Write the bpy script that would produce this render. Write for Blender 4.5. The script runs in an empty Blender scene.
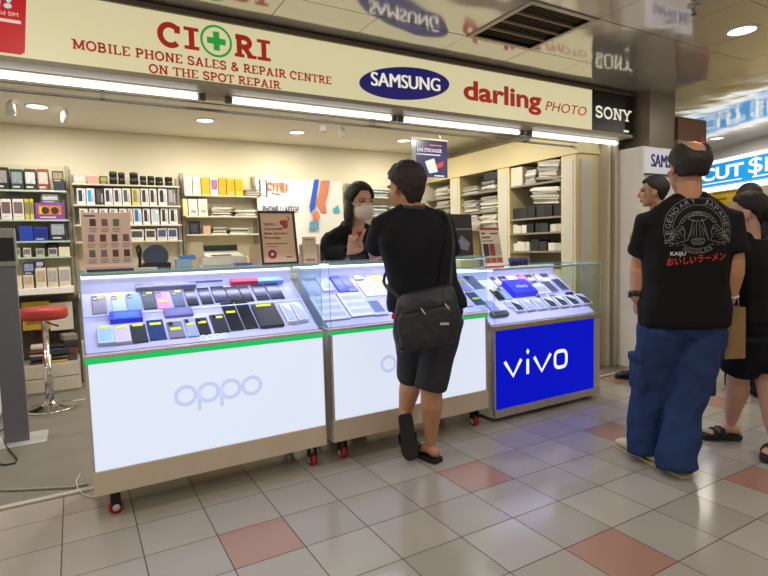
import bpy, bmesh, math, random
from mathutils import Vector as V, Matrix, noise
from mathutils.bvhtree import BVHTree
random.seed(11)
SC = bpy.context.scene
COL = SC.collection
PI = math.pi

# ---------------------------------------------------------------- camera
F, PITCH, ROLL, YAW = 534.894, 0.0778872, -0.0273651, 0.524475
H = 1.26603
FW = V((math.sin(YAW)*math.cos(PITCH), math.cos(YAW)*math.cos(PITCH), -math.sin(PITCH)))
RT = V((math.cos(YAW), -math.sin(YAW), 0))
UP = RT.cross(FW)
RT, UP = RT*math.cos(ROLL)+UP*math.sin(ROLL), UP*math.cos(ROLL)-RT*math.sin(ROLL)
EYE = V((0, 0, H))
def ray(x, y): return FW+RT*((x-384)/F)-UP*((y-288)/F)
def aty(x, y, Y): d = ray(x, y); return EYE+d*(Y/d.y)
def atx(x, y, X): d = ray(x, y); return EYE+d*(X/d.x)
def atz(x, y, Z=0): d = ray(x, y); return EYE+d*((Z-H)/d.z)
def atD(x, y, D): d = ray(x, y); return EYE+d*(D/math.hypot(d.x, d.y))
def atpl(x, y, p, n): d = ray(x, y); return EYE+d*((p-EYE).dot(n)/d.dot(n))
cam = bpy.data.objects.new('camera', bpy.data.cameras.new('camera'))
COL.objects.link(cam)
M3 = Matrix((RT, UP, -FW)).transposed()
cam.matrix_world = Matrix.Translation(EYE) @ M3.to_4x4()
cam.data.sensor_width = 36; cam.data.lens = F*36/768; cam.data.clip_start = .05
SC.camera = cam

# ---------------------------------------------------------------- materials
def lin(c):
    if isinstance(c, str):
        c = c.lstrip('#'); c = [int(c[i:i+2], 16)/255 for i in (0, 2, 4)]
    return tuple((x/12.92 if x <= .04045 else ((x+.055)/1.055)**2.4) for x in c)
_M = {}
def mat(col, rough=.5, metal=0, emit=0, var=.06, vs=30, bump=0, bs=60, spec=.5, name=None, coat=0):
    key = (str(col), rough, metal, emit, var, vs, bump, bs, spec, coat)
    if key in _M: return _M[key]
    m = bpy.data.materials.new(name or 'paint_'+str(col).strip('#')); m.use_nodes = True
    nt = m.node_tree; b = nt.nodes['Principled BSDF']; c = lin(col)
    b.inputs['Base Color'].default_value = (*c, 1); b.inputs['Roughness'].default_value = rough
    b.inputs['Metallic'].default_value = metal; b.inputs['Specular IOR Level'].default_value = spec
    b.inputs['Coat Weight'].default_value = coat
    if emit:
        b.inputs['Emission Color'].default_value = (*c, 1); b.inputs['Emission Strength'].default_value = emit
        b.inputs['Base Color'].default_value = (c[0]*.3, c[1]*.3, c[2]*.3, 1)
    if (var and not emit) or bump:
        tc = nt.nodes.new('ShaderNodeTexCoord')
        n = nt.nodes.new('ShaderNodeTexNoise'); n.inputs['Scale'].default_value = vs; n.inputs['Detail'].default_value = 4
        nt.links.new(tc.outputs['Object'], n.inputs['Vector'])
        if var and not emit:
            mx = nt.nodes.new('ShaderNodeMix'); mx.data_type = 'RGBA'
            mx.inputs['A'].default_value = (*[x*(1-var*1.5) for x in c], 1)
            mx.inputs['B'].default_value = (*[min(1, x*(1+var*1.5)) for x in c], 1)
            nt.links.new(n.outputs['Fac'], mx.inputs['Factor']); nt.links.new(mx.outputs['Result'], b.inputs['Base Color'])
        if bump:
            n2 = nt.nodes.new('ShaderNodeTexNoise'); n2.inputs['Scale'].default_value = bs; n2.inputs['Detail'].default_value = 3
            nt.links.new(tc.outputs['Object'], n2.inputs['Vector'])
            bp = nt.nodes.new('ShaderNodeBump'); bp.inputs['Strength'].default_value = bump; bp.inputs['Distance'].default_value = .01
            nt.links.new(n2.outputs['Fac'], bp.inputs['Height']); nt.links.new(bp.outputs['Normal'], b.inputs['Normal'])
    _M[key] = m; return m
def glass(name, tint, refl=.9):
    m = bpy.data.materials.new(name); m.use_nodes = True; nt = m.node_tree; nt.nodes.clear()
    o = nt.nodes.new('ShaderNodeOutputMaterial'); mix = nt.nodes.new('ShaderNodeMixShader')
    t = nt.nodes.new('ShaderNodeBsdfTransparent'); t.inputs['Color'].default_value = (*lin(tint), 1)
    g = nt.nodes.new('ShaderNodeBsdfGlossy'); g.inputs['Roughness'].default_value = .02; g.inputs['Color'].default_value = (refl, refl, refl, 1)
    lw = nt.nodes.new('ShaderNodeLayerWeight'); lw.inputs['Blend'].default_value = .5
    pw = nt.nodes.new('ShaderNodeMath'); pw.operation = 'POWER'; pw.inputs[1].default_value = 4; nt.links.new(lw.outputs['Facing'], pw.inputs[0])
    fr = nt.nodes.new('ShaderNodeMath'); fr.operation = 'MULTIPLY_ADD'; fr.inputs[1].default_value = .5; fr.inputs[2].default_value = .018; nt.links.new(pw.outputs[0], fr.inputs[0])
    nt.links.new(fr.outputs[0], mix.inputs[0]); nt.links.new(t.outputs[0], mix.inputs[1]); nt.links.new(g.outputs[0], mix.inputs[2])
    nt.links.new(mix.outputs[0], o.inputs[0]); return m
GLASS = glass('clear_glass', '#f4faf8')
GEDGE = mat('#9fd2c4', .15, emit=.25, name='green_glass_edge')
CREAM = mat('#e2d7b0', .6, var=.03, vs=3, name='cream_paint')
WHITE = mat('#e8e6e0', .5, name='white_paint')
BLACK = mat('#151516', .5, name='black_plastic')
CHROME = mat('#d8d8da', .12, 1, name='chrome')
STEEL = mat('#b4b2ae', .3, 1, name='brushed_steel')

# ---------------------------------------------------------------- mesh builder
class MB:
    def __init__(s): s.bm = bmesh.new(); s.mi = 0
    def add(s, verts, faces):
        vs = [s.bm.verts.new(v) for v in verts]
        for f in faces:
            try:
                fc = s.bm.faces.new([vs[i] for i in f]); fc.material_index = s.mi
            except ValueError: pass
        return vs
    def box(s, c, d, R=None, bev=0):
        x, y, z = d[0]/2, d[1]/2, d[2]/2
        T = Matrix.Translation(V(c)) @ (R.to_4x4() if R else Matrix())
        if not bev:
            vs = [T @ V((sx*x, sy*y, sz*z)) for sx in (-1, 1) for sy in (-1, 1) for sz in (-1, 1)]
            s.add(vs, [(0, 1, 3, 2), (4, 6, 7, 5), (0, 4, 5, 1), (2, 3, 7, 6), (0, 2, 6, 4), (1, 5, 7, 3)])
        else:
            b = bmesh.new(); bmesh.ops.create_cube(b, size=1)
            for v in b.verts: v.co = V((v.co.x*d[0], v.co.y*d[1], v.co.z*d[2]))
            bmesh.ops.bevel(b, geom=list(b.edges), offset=bev, segments=2, affect='EDGES', profile=.5)
            b.verts.index_update()
            s.add([T @ v.co for v in b.verts], [[v.index for v in f.verts] for f in b.faces]); b.free()
        return s
    def mm(s, lo, hi, bev=0): return s.box([(a+b)/2 for a, b in zip(lo, hi)], [abs(b-a) for a, b in zip(lo, hi)], None, bev)
    def cyl(s, p0, p1, r0, r1=None, n=20, cap=True):
        p0, p1 = V(p0), V(p1); r1 = r0 if r1 is None else r1
        d = (p1-p0).normalized(); a = d.orthogonal().normalized(); b = d.cross(a)
        vs = [p+(a*math.cos(2*PI*i/n)+b*math.sin(2*PI*i/n))*r for p, r in ((p0, r0), (p1, r1)) for i in range(n)]
        fs = [(i, (i+1) % n, n+(i+1) % n, n+i) for i in range(n)]
        if cap: fs += [tuple(range(n))[::-1], tuple(range(n, 2*n))]
        s.add(vs, fs); return s
    def tube(s, pts, r, n=8):
        pts = [V(p) for p in pts]; vs = []; fs = []; a = None
        for i, p in enumerate(pts):
            t = (pts[min(i+1, len(pts)-1)]-pts[max(i-1, 0)]).normalized()
            a = t.orthogonal().normalized() if a is None else (a-t*a.dot(t)).normalized()
            b = t.cross(a); rr = r[i] if isinstance(r, (list, tuple)) else r
            vs += [p+(a*math.cos(2*PI*k/n)+b*math.sin(2*PI*k/n))*rr for k in range(n)]
        for i in range(len(pts)-1):
            fs += [(i*n+k, i*n+(k+1) % n, (i+1)*n+(k+1) % n, (i+1)*n+k) for k in range(n)]
        fs += [tuple(range(n))[::-1], tuple(range((len(pts)-1)*n, len(pts)*n))]
        s.add(vs, fs); return s
    def lathe(s, prof, c=(0, 0, 0), n=32, R=None):
        T = Matrix.Translation(V(c)) @ (R.to_4x4() if R else Matrix()); vs = []; fs = []
        for r, z in prof: vs += [T @ V((r*math.cos(2*PI*k/n), r*math.sin(2*PI*k/n), z)) for k in range(n)]
        for i in range(len(prof)-1):
            fs += [(i*n+k, i*n+(k+1) % n, (i+1)*n+(k+1) % n, (i+1)*n+k) for k in range(n)]
        fs += [tuple(range(n))[::-1], tuple(range((len(prof)-1)*n, len(prof)*n))]
        s.add(vs, fs); return s
    def ell(s, c, r, R=None, n=20, m=12):
        T = Matrix.Translation(V(c)) @ (R.to_4x4() if R else Matrix())
        vs = [T @ V((0, 0, -r[2]))]; fs = []
        for j in range(1, m):
            t = -PI/2+PI*j/m
            vs += [T @ V((r[0]*math.cos(t)*math.cos(2*PI*k/n), r[1]*math.cos(t)*math.sin(2*PI*k/n), r[2]*math.sin(t))) for k in range(n)]
        vs.append(T @ V((0, 0, r[2])))
        fs += [(0, 1+(k+1) % n, 1+k) for k in range(n)]
        for j in range(m-2):
            fs += [(1+j*n+k, 1+j*n+(k+1) % n, 1+(j+1)*n+(k+1) % n, 1+(j+1)*n+k) for k in range(n)]
        L = len(vs)-1; o = 1+(m-2)*n
        fs += [(o+k, o+(k+1) % n, L) for k in range(n)]
        s.add(vs, fs); return s
    def prism(s, poly, o, ax, ay, depth):
        """polygon in the plane (o, ax, ay) pushed out along ax x ay"""
        o, ax, ay = V(o), V(ax), V(ay); nz = ax.cross(ay).normalized()*depth; k = len(poly)
        b = [o+ax*x+ay*y for x, y in poly]
        s.add(b+[p+nz for p in b], [tuple(range(k))[::-1], tuple(range(k, 2*k))]+[(i, (i+1) % k, k+(i+1) % k, k+i) for i in range(k)])
        return s
    def build(s, name, m, parent=None, smooth=False, **kw):
        bmesh.ops.recalc_face_normals(s.bm, faces=list(s.bm.faces))
        me = bpy.data.meshes.new(name); s.bm.to_mesh(me); s.bm.free()
        return link(name, me, m, parent, smooth, **kw)
def link(name, me, m, parent=None, smooth=False, label=None):
    for k in (m if isinstance(m, (list, tuple)) else [m]): me.materials.append(k)
    if smooth:
        for p in me.polygons: p.use_smooth = True
    o = bpy.data.objects.new(name, me); COL.objects.link(o)
    if parent: o.parent = parent
    if label: o['label'] = label
    return o
def tag(o, label, cat, group=None):
    o['label'] = label; o['category'] = cat
    if group: o['group'] = group
    return o
def thing(name, label, cat, loc=(0, 0, 0), rz=0, group=None, R=None):
    o = bpy.data.objects.new(name, None); COL.objects.link(o); o.empty_display_size = .1
    o.location = V(loc); o.rotation_euler = R.to_euler() if R else (0, 0, rz)
    return tag(o, label, cat, group)
def struct(name, mb, m, smooth=False):
    o = mb.build(name, m, None, smooth); o['kind'] = 'structure'; return o
def copy_tree(o, parent=None):
    c = o.copy(); COL.objects.link(c); c.parent = parent
    for ch in list(o.children): copy_tree(ch, c)
    return c
ORD = 'first second third fourth fifth sixth seventh eighth ninth tenth eleventh twelfth thirteenth fourteenth fifteenth sixteenth seventeenth'.split()

# ---------------------------------------------------------------- lettering
_TB = {}
def text_mesh(body, depth=0.0, off=0, shear=0, space=1):
    """built-in font to a mesh whose box is 0..1 wide and 0..1 high (cap height)"""
    c = bpy.data.curves.new('t', 'FONT'); c.body = body; c.offset = off; c.shear = shear; c.space_character = space; c.resolution_u = 6
    o = bpy.data.objects.new('t', c); COL.objects.link(o)
    dg = bpy.context.evaluated_depsgraph_get(); dg.update()
    me = bpy.data.meshes.new_from_object(o.evaluated_get(dg))
    bpy.data.objects.remove(o); bpy.data.curves.remove(c)
    return me
def put_text(mb, body, o, ax, ay, w, h, depth=.002, base=None, **kw):
    """letters fitted into a w x h box with its lower corner at o; ax, ay unit axes"""
    me = text_mesh(body, **kw); o, ax, ay = V(o), V(ax), V(ay); nz = ax.cross(ay)
    xs = [v.co.x for v in me.vertices]; ys = [v.co.y for v in me.vertices]
    x0, x1, y0, y1 = min(xs), max(xs), min(ys), max(ys)
    if base is not None: y0, y1 = base
    sx = w/max(1e-6, x1-x0); sy = h/max(1e-6, y1-y0)
    pts = [o+ax*((v.co.x-x0)*sx)+ay*((v.co.y-y0)*sy) for v in me.vertices]
    n = len(pts); fs = [tuple(p.vertices) for p in me.polygons]
    vs = mb.add([p+nz*depth for p in pts], fs)
    ec = {}
    for f in fs:
        for a, b in zip(f, f[1:]+f[:1]): ec[(min(a, b), max(a, b))] = ec.get((min(a, b), max(a, b)), 0)+1
    vb = [mb.bm.verts.new(p) for p in pts]
    for (a, b), k in ec.items():
        if k == 1:
            f = mb.bm.faces.new((vs[a], vs[b], vb[b], vb[a])); f.material_index = mb.mi
    bpy.data.meshes.remove(me)
# slab-serif capitals drawn as strokes: (kind, data); unit cap height, w = advance
def _arc(cx, cy, rx, ry, a0, a1, n=14): return [(cx+rx*math.cos(math.radians(a0+(a1-a0)*i/n)), cy+ry*math.sin(math.radians(a0+(a1-a0)*i/n))) for i in range(n+1)]
SER = {
 'I': (.5, [[(.25, 0), (.25, 1)]], [(.25, 0), (.25, 1)]),
 'T': (.85, [[(.42, 0), (.42, 1)], [(.04, .94), (.8, .94)], [(.06, .7), (.06, .94)], [(.78, .7), (.78, .94)]], [(.42, 0)]),
 'L': (.75, [[(.2, 0), (.2, 1)], [(.05, .06), (.68, .06)], [(.66, .06), (.66, .3)]], [(.2, 1)]),
 'E': (.8, [[(.2, 0), (.2, 1)], [(.05, .06), (.7, .06)], [(.05, .94), (.7, .94)], [(.2, .5), (.5, .5)], [(.68, .06), (.68, .28)], [(.68, .72), (.68, .94)]], []),
 'H': (.95, [[(.2, 0), (.2, 1)], [(.74, 0), (.74, 1)], [(.2, .5), (.74, .5)]], [(.2, 0), (.2, 1), (.74, 0), (.74, 1)]),
 'N': (.95, [[(.2, 0), (.2, 1)], [(.74, 0), (.74, 1)], [(.2, 1), (.74, 0)]], [(.2, 0), (.2, 1), (.76, 1)]),
 'M': (1.1, [[(.2, 0), (.2, 1)], [(.9, 0), (.9, 1)], [(.2, 1), (.55, .1)], [(.55, .1), (.9, 1)]], [(.2, 0), (.9, 0), (.14, 1), (.96, 1)]),
 'A': (.95, [[(.17, 0), (.46, 1)], [(.75, 0), (.46, 1)], [(.27, .32), (.66, .32)]], [(.17, 0), (.75, 0)]),
 'V': (.95, [[(.17, 1), (.46, 0)], [(.75, 1), (.46, 0)]], [(.17, 1), (.75, 1)]),
 'Y': (.95, [[(.14, 1), (.46, .5)], [(.78, 1), (.46, .5)], [(.46, 0), (.46, .5)]], [(.14, 1), (.78, 1), (.46, 0)]),
 'O': (.95, [_arc(.47, .5, .36, .45, 0, 360, 26)], []),
 'C': (.9, [_arc(.47, .5, .36, .45, 45, 315, 22), [(.74, .62), (.74, .95)]], []),
 'S': (.75, [_arc(.36, .73, .25, .22, 20, 270, 14)+_arc(.36, .27, .27, .22, 90, -160, 14), [(.6, .7), (.6, .97)], [(.1, .03), (.1, .3)]], []),
 'P': (.8, [[(.2, 0), (.2, 1)], [(.05, .94), (.42, .94)]+_arc(.42, .7, .25, .24, 90, -90, 10)+[(.2, .46)]], [(.2, 0)]),
 'R': (.9, [[(.2, 0), (.2, 1)], [(.05, .94), (.42, .94)]+_arc(.42, .72, .24, .22, 90, -90, 10)+[(.2, .5)], [(.42, .5), (.72, .04)]], [(.2, 0), (.74, 0)]),
 'B': (.85, [[(.2, 0), (.2, 1)], [(.05, .94), (.42, .94)]+_arc(.42, .73, .21, .21, 90, -90, 10)+[(.2, .52)]+[(.44, .52)]+_arc(.44, .29, .25, .23, 90, -90, 10)+[(.05, .06)]], []),
 '&': (.95, [[(.8, .05), (.25, .7)]+_arc(.4, .8, .17, .15, 200, 0, 8)[0:0]+_arc(.4, .8, .17, .15, 200, -40, 10)+[(.3, .5)]+_arc(.38, .26, .25, .22, 130, 330, 10)+[(.78, .45)]], []),
 ' ': (.4, [], []),
}
def stroke_quads(mb, pts, th, P):
    """flat ribbon of width th along 2-D points, as one joined strip"""
    n = len(pts); closed = n > 3 and abs(pts[0][0]-pts[-1][0])+abs(pts[0][1]-pts[-1][1]) < 1e-6
    L = []; Rr = []
    for i in range(n):
        a = pts[i-1] if i > 0 else (pts[-2] if closed else pts[0]); b = pts[i+1] if i < n-1 else (pts[1] if closed else pts[-1])
        dx, dy = b[0]-a[0], b[1]-a[1]; l = math.hypot(dx, dy) or 1
        nx, ny = -dy/l*th/2, dx/l*th/2
        L.append((pts[i][0]+nx, pts[i][1]+ny)); Rr.append((pts[i][0]-nx, pts[i][1]-ny))
    vs = [P(*q) for q in L]+[P(*q) for q in Rr]
    mb.add(vs, [(i, i+1, n+i+1, n+i) for i in range(n-1)])
def serif_text(mb, body, o, ax, ay, w, h, th=.2, lift=.003, serif=.34, sth=.13):
    o, ax, ay = V(o), V(ax), V(ay); nz = ax.cross(ay); tot = sum(SER[c][0] for c in body); sx = w/tot; x = 0; k = [0]
    for c in body:
        adv, st, sf = SER[c]
        for s_ in st+[[(px-serif/2, min(max(py, sth/2), 1-sth/2)), (px+serif/2, min(max(py, sth/2), 1-sth/2))] for px, py in sf]:
            k[0] += 1; e = nz*(lift+.00025*(k[0] % 5))
            vert = len(s_) == 2 and abs(s_[0][0]-s_[1][0]) < .3
            t = th if (len(s_) > 2 or abs(s_[0][1]-s_[1][1]) > .3) else sth
            # keep stroke widths even in real units
            pts = [((x+px)*sx, py*h) for px, py in s_]
            stroke_quads(mb, pts, t*h, lambda a, b: o+ax*a+ay*b+e)
        x += adv
X_, Y_, Z_ = V((1, 0, 0)), V((0, 1, 0)), V((0, 0, 1))
# ================================================================ SETTING
TX, TY = .7805, 2.6749
def floor_material():
    m = bpy.data.materials.new('floor_tiles'); m.use_nodes = True; nt = m.node_tree; b = nt.nodes['Principled BSDF']
    N = nt.nodes.new; Lk = nt.links.new
    def math_(op, a, bb=None):
        n = N('ShaderNodeMath'); n.operation = op
        for i, v in enumerate((a, bb)):
            if v is None: continue
            if isinstance(v, (int, float)): n.inputs[i].default_value = v
            else: Lk(v, n.inputs[i])
        return n.outputs[0]
    g = N('ShaderNodeNewGeometry'); sp = N('ShaderNodeSeparateXYZ'); Lk(g.outputs['Position'], sp.inputs[0])
    u = math_('DIVIDE', math_('SUBTRACT', sp.outputs['X'], TX), .3); v = math_('DIVIDE', math_('SUBTRACT', sp.outputs['Y'], TY), .3)
    iu, iv = math_('FLOOR', u), math_('FLOOR', v); fu, fv = math_('FRACT', u), math_('FRACT', v)
    def edge(f): return math_('MINIMUM', f, math_('SUBTRACT', 1, f))
    e = math_('MINIMUM', edge(fu), edge(fv)); grout = math_('LESS_THAN', e, .0075)
    acc = math_('MULTIPLY', math_('COMPARE', math_('FLOORED_MODULO', iu, 4), 3), math_('COMPARE', math_('FLOORED_MODULO', iv, 3), 1))
    for nd in nt.nodes:
        if nd.type == 'MATH' and nd.operation == 'COMPARE': nd.inputs[2].default_value = .1
    cx = N('ShaderNodeCombineXYZ'); Lk(iu, cx.inputs[0]); Lk(iv, cx.inputs[1])
    wn = N('ShaderNodeTexWhiteNoise'); wn.noise_dimensions = '2D'; Lk(cx.outputs[0], wn.inputs['Vector'])
    ns = N('ShaderNodeTexNoise'); ns.inputs['Scale'].default_value = 220; Lk(g.outputs['Position'], ns.inputs['Vector'])
    n2 = N('ShaderNodeTexNoise'); n2.inputs['Scale'].default_value = 2.2; Lk(g.outputs['Position'], n2.inputs['Vector'])
    def mix(f, a, bb):
        n = N('ShaderNodeMix'); n.data_type = 'RGBA'
        if isinstance(f, (int, float)): n.inputs['Factor'].default_value = f
        else: Lk(f, n.inputs['Factor'])
        for k, q in (('A', a), ('B', bb)):
            if isinstance(q, tuple): n.inputs[k].default_value = (*q, 1)
            else: Lk(q, n.inputs[k])
        return n.outputs['Result']
    base = mix(wn.outputs['Value'], lin('#a8a197'), lin('#b9b3a9'))
    base = mix(math_('MULTIPLY', ns.outputs['Fac'], .35), base, lin('#958e84'))
    c = mix(acc, base, mix(ns.outputs['Fac'], lin('#a67c6b'), lin('#b38b7b')))
    c = mix(math_('MULTIPLY', n2.outputs['Fac'], .12), c, lin('#8a8178'))
    c = mix(grout, c, lin('#4a4038')); Lk(c, b.inputs['Base Color'])
    r = math_('ADD', .12, math_('MULTIPLY', n2.outputs['Fac'], .14)); r = math_('ADD', r, math_('MULTIPLY', grout, .5)); Lk(r, b.inputs['Roughness'])
    bp = N('ShaderNodeBump'); bp.inputs['Strength'].default_value = .5; bp.inputs['Distance'].default_value = .002; bp.invert = True
    Lk(grout, bp.inputs['Height']); Lk(bp.outputs[0], b.inputs['Normal'])
    return m
def ceiling_material():
    m = bpy.data.materials.new('mirror_metal_ceiling'); m.use_nodes = True; nt = m.node_tree; b = nt.nodes['Principled BSDF']
    b.inputs['Base Color'].default_value = (*lin('#e8e4dc'), 1); b.inputs['Metallic'].default_value = .62; b.inputs['Roughness'].default_value = .09
    g = nt.nodes.new('ShaderNodeNewGeometry'); n = nt.nodes.new('ShaderNodeTexNoise'); n.inputs['Scale'].default_value = 2.6; n.inputs['Detail'].default_value = 1
    nt.links.new(g.outputs['Position'], n.inputs['Vector'])
    bp = nt.nodes.new('ShaderNodeBump'); bp.inputs['Strength'].default_value = .5; bp.inputs['Distance'].default_value = .012
    nt.links.new(n.outputs['Fac'], bp.inputs['Height']); nt.links.new(bp.outputs[0], b.inputs['Normal']); return m
ZC = 2.70
struct('floor', MB().mm((-7, -6, -.1), (14, 3.24, 0)), floor_material())
VINYL = mat('#7b766c', .45, var=.12, vs=5, name='grey_vinyl_floor')
struct('floor_shop', MB().mm((-3.2, 3.24, -.1), (4.7, 6.3, 0)), VINYL)
struct('floor_passage', MB().mm((4.7, 3.24, -.1), (14, 9, 0)), bpy.data.materials['floor_tiles'])
struct('trim_threshold', MB().mm((-3.2, 3.21, 0), (4.7, 3.25, .012), .004), mat('#bdb9ae', .4, name='threshold_metal'))
CEIL = ceiling_material()
xs = [-7.25, -5.45, -3.65, -1.85, -.65, .55, 1.15, 1.75, 2.45, 3.05, 3.65, 4.25, 4.85, 5.45, 6.05, 6.65, 7.85, 9.05, 10.25, 11.45, 12.65, 14]
ys = [-6, -4.2, -2.4, -1.2, 0, .6, 1.2, 1.79, 2.39, 3.0, 3.6, 4.2, 5.4, 6.6, 9]
mb = MB()
for i in range(len(xs)-1):
    for j in range(len(ys)-1):
        x0, x1, y0, y1 = xs[i], xs[i+1], ys[j], ys[j+1]
        if y0 >= 3.6 and x0 < 4.7: continue
        if abs(x0-2.45) < .01 and abs(y0-2.39) < .01: continue
        g = .0022
        tl = [random.uniform(-.0012, .0012) for _ in range(2)]
        a, b_, c, d = V((x0+g, y0+g, ZC+tl[0])), V((x1-g, y0+g, ZC+tl[0])), V((x1-g, y1-g, ZC+tl[1])), V((x0+g, y1-g, ZC+tl[1]))
        u = V((0, 0, .012)); mb.add([a, b_, c, d, a+u, b_+u, c+u, d+u], [(3, 2, 1, 0), (4, 5, 6, 7), (0, 1, 5, 4), (1, 2, 6, 5), (2, 3, 7, 6), (3, 0, 4, 7)])
struct('ceiling', mb, CEIL)
struct('ceiling_slab', MB().mm((-7.3, -6, 2.95), (14, 9, 3.05)), mat('#3a3733', .9, name='dark_ceiling_void'))
# shop interior shell
WALLM = mat('#e4dcc0', .65, var=.03, vs=2, name='cream_wall')
struct('wall_back', MB().mm((-3.2, 6.12, 0), (4.7, 6.24, 2.52)), WALLM)
struct('wall_left', MB().mm((-3.3, 3.7, 0), (-3.2, 6.24, 2.52)), WALLM)
struct('wall_right', MB().mm((4.58, 3.62, 0), (4.7, 6.12, 2.9)), WALLM)
struct('ceiling_shop', MB().mm((-3.3, 3.55, 2.5), (4.7, 6.24, 2.56)), mat('#f0ebdd', .7, var=.03, name='cream_ceiling'))
struct('wall_bulkhead', MB().mm((-4.6, 3.52, 2.24), (4.7, 3.62, 2.95)), mat('#b7ac90', .6, name='dull_bulkhead'))
struct('trim_bulkhead', MB().mm((-4.6, 3.30, 2.235), (4.7, 3.52, 2.262)), mat('#a39a84', .5, name='fascia_soffit'))

# ================================================================ FASCIA SIGN
SY = 3.40
sign = thing('fascia_sign', 'long lit cream fascia sign over the shopfront with red lettering', 'sign', (0, SY, 2.27))
SB, ST = 2.272, 2.652
FRAME = mat('#6b6355', .4, .6, name='sign_frame_metal')
f = MB()
f.mm((-4.6, -.02, ST-2.27), (4.87, .11, ST-2.27+.03)); f.mm((-4.6, -.02, -.02), (4.87, .11, .002)); f.mm((4.852, -.02, .002), (4.87, .11, ST-2.27)); f.mm((-4.6, .10, 0), (4.87, .115, .39))
f.build('frame', FRAME, sign)
MB().mm((-4.6, 0, .002), (4.246, .1, ST-2.27)).build('lit_panel', mat('#f0e5b6', .4, emit=.66, name='lit_cream_acrylic'), sign, label='cream backlit panel')
MB().mm((4.246, 0, .002), (4.852, .1, ST-2.27)).build('black_panel', mat('#1b1a18', .35, name='black_sign_acrylic'), sign, label='black end panel')
RED = mat('#c62a20', .5, emit=.45, name='red_sign_vinyl'); NAVY = mat('#241f78', .4, emit=.5, name='navy_sign_vinyl'); LEAF = mat('#2fae3c', .4, emit=.6, name='green_sign_vinyl')
CRW = mat('#f4efd8', .4, emit=.8, name='lit_cream_letters')
def so(x, z, d=0): return (x, -.003-d, z-2.27)
mb = MB()
for ch, x, w in (('C', .50, .135), ('I', .648, .085), ('R', .945, .13), ('I', 1.088, .085)):
    serif_text(mb, ch, so(x, 2.462), X_, Z_, w, .128, th=.25, serif=.5 if ch == 'I' else .42, sth=.16)
serif_text(mb, 'MOBILE PHONE SALES & REPAIR CENTRE', so(.068, 2.372), X_, Z_, 1.53, .051, th=.2)
serif_text(mb, 'ON THE SPOT REPAIR', so(.443, 2.297), X_, Z_, .79, .049, th=.2)
mb.build('lettering', RED, sign, label='red slab-serif shop lettering')
mb = MB()
stroke_quads(mb, _arc(0, 0, .088, .088, 0, 360, 40), .014, lambda a, b: V(so(.836+a, 2.535+b, .001)))
for w, h in ((.11, .036), (.036, .11)): mb.mm(so(.836-w/2, 2.535-h/2, 0), so(.836+w/2, 2.535+h/2, .004 if w > h else .0045))
mb.build('cross_emblem', LEAF, sign, label='green cross in a green ring')
mb = MB(); mb.prism([(.393*math.cos(a*PI/30)*(1), .118*math.sin(a*PI/30)) for a in range(60)], so(2.203, 2.455, 0), X_, Z_, .003)
for v in mb.bm.verts:  # slant of the oval
    v.co.z += (v.co.x-2.203)*.11
mb.build('oval_emblem', NAVY, sign, label='navy slanted oval')
mb = MB()
for k in range(3): put_text(mb, 'SAMSUNG', so(1.902+.004*k, 2.404, .004+.0002*k), (1, 0, .05), Z_, .598, .095, .001)
mb.build('oval_lettering', CRW, sign)
mb = MB(); put_text(mb, 'darling', so(2.735, 2.355, .001), X_, Z_, .85, .2, .002, off=.03); put_text(mb, 'PHOTO', so(3.636, 2.408, .001), X_, Z_, .53, .08, .002, shear=.25, off=-.004)
mb.build('lettering', RED, sign, label='red lower-case lettering with italic capitals')
mb = MB(); serif_text(mb, 'SONY', so(4.285, 2.412), X_, Z_, .535, .105, th=.2, serif=.36)
mb.box(so(4.74, 2.318, .002), (.075, .003, .02)); mb.build('lettering', CRW, sign, label='cream slab-serif letters on black')
mb = MB(); mb.prism([(x, z) for x, z in [(-.9, .035), (-.165, .035), (-.148, .05), (-.122, .345), (-.122, .382), (-.9, .382)]], (0, -.002, 0), X_, Z_, .003)
mb.build('red_panel', mat('#d0181f', .4, emit=.62, name='red_card_panel'), sign, label='red rounded card printed at one end')
mb = MB(); put_text(mb, 'hi!', so(-.365, 2.527, .003), X_, Z_, .19, .105, .002, shear=.15, off=.03); mb.build('card_lettering', mat('#cfe3ea', .4, emit=.7), sign)
mb = MB(); put_text(mb, 'prepaid SIM', so(-.31, 2.486, .003), X_, Z_, .145, .026, .001); mb.mm(so(-.31, 2.458, .003), so(-.155, 2.474, .004)); mb.build('card_lettering', mat('#f0d8c8', .4, emit=.7), sign)

# tube lights under the sign
TUBE = mat('#ffffff', .3, emit=3.2, name='fluorescent_tube')
tubes = [(-1.45, .745, 'fluorescent tube under the sign, below the red card panel'), (.905, 2.12, 'fluorescent tube under the words repair centre'),
         (2.18, 3.40, 'fluorescent tube under the navy oval and the word darling'), (3.50, 4.70, 'fluorescent tube under the black end panel')]
for x0, x1, lb in tubes:
    t = thing('tube_light', lb, 'tube light', ((x0+x1)/2, 3.45, 2.205), group='tube lights under the sign'); L = (x1-x0)/2
    MB().cyl((-L+.03, 0, 0), (L-.03, 0, 0), .016, n=14).build('tube', TUBE, t, True)
    MB().mm((-L, -.02, .022), (L, .02, .05), .005).build('batten', mat('#d8d4c8', .5), t)
    for s in (-1, 1): MB().mm((s*L-.02, -.016, -.018), (s*L+.02, .016, .024), .004).build('end_cap', mat('#57524a', .5), t)
mb = MB(); mb.mm((-3.2, 3.56, 2.2), (4.6, 3.575, 2.206)); mb.mm((-3.2, 3.6, 2.168), (4.6, 3.63, 2.18)); mb.mm((-3.2, 3.56, 2.168), (-3.17, 3.63, 2.24)); mb.mm((4.56, 3.56, 2.168), (4.6, 3.63, 2.24))
for x in (.2, 2.0, 3.6): mb.mm((x, 3.56, 2.17), (x+.02, 3.63, 2.24))
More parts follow.
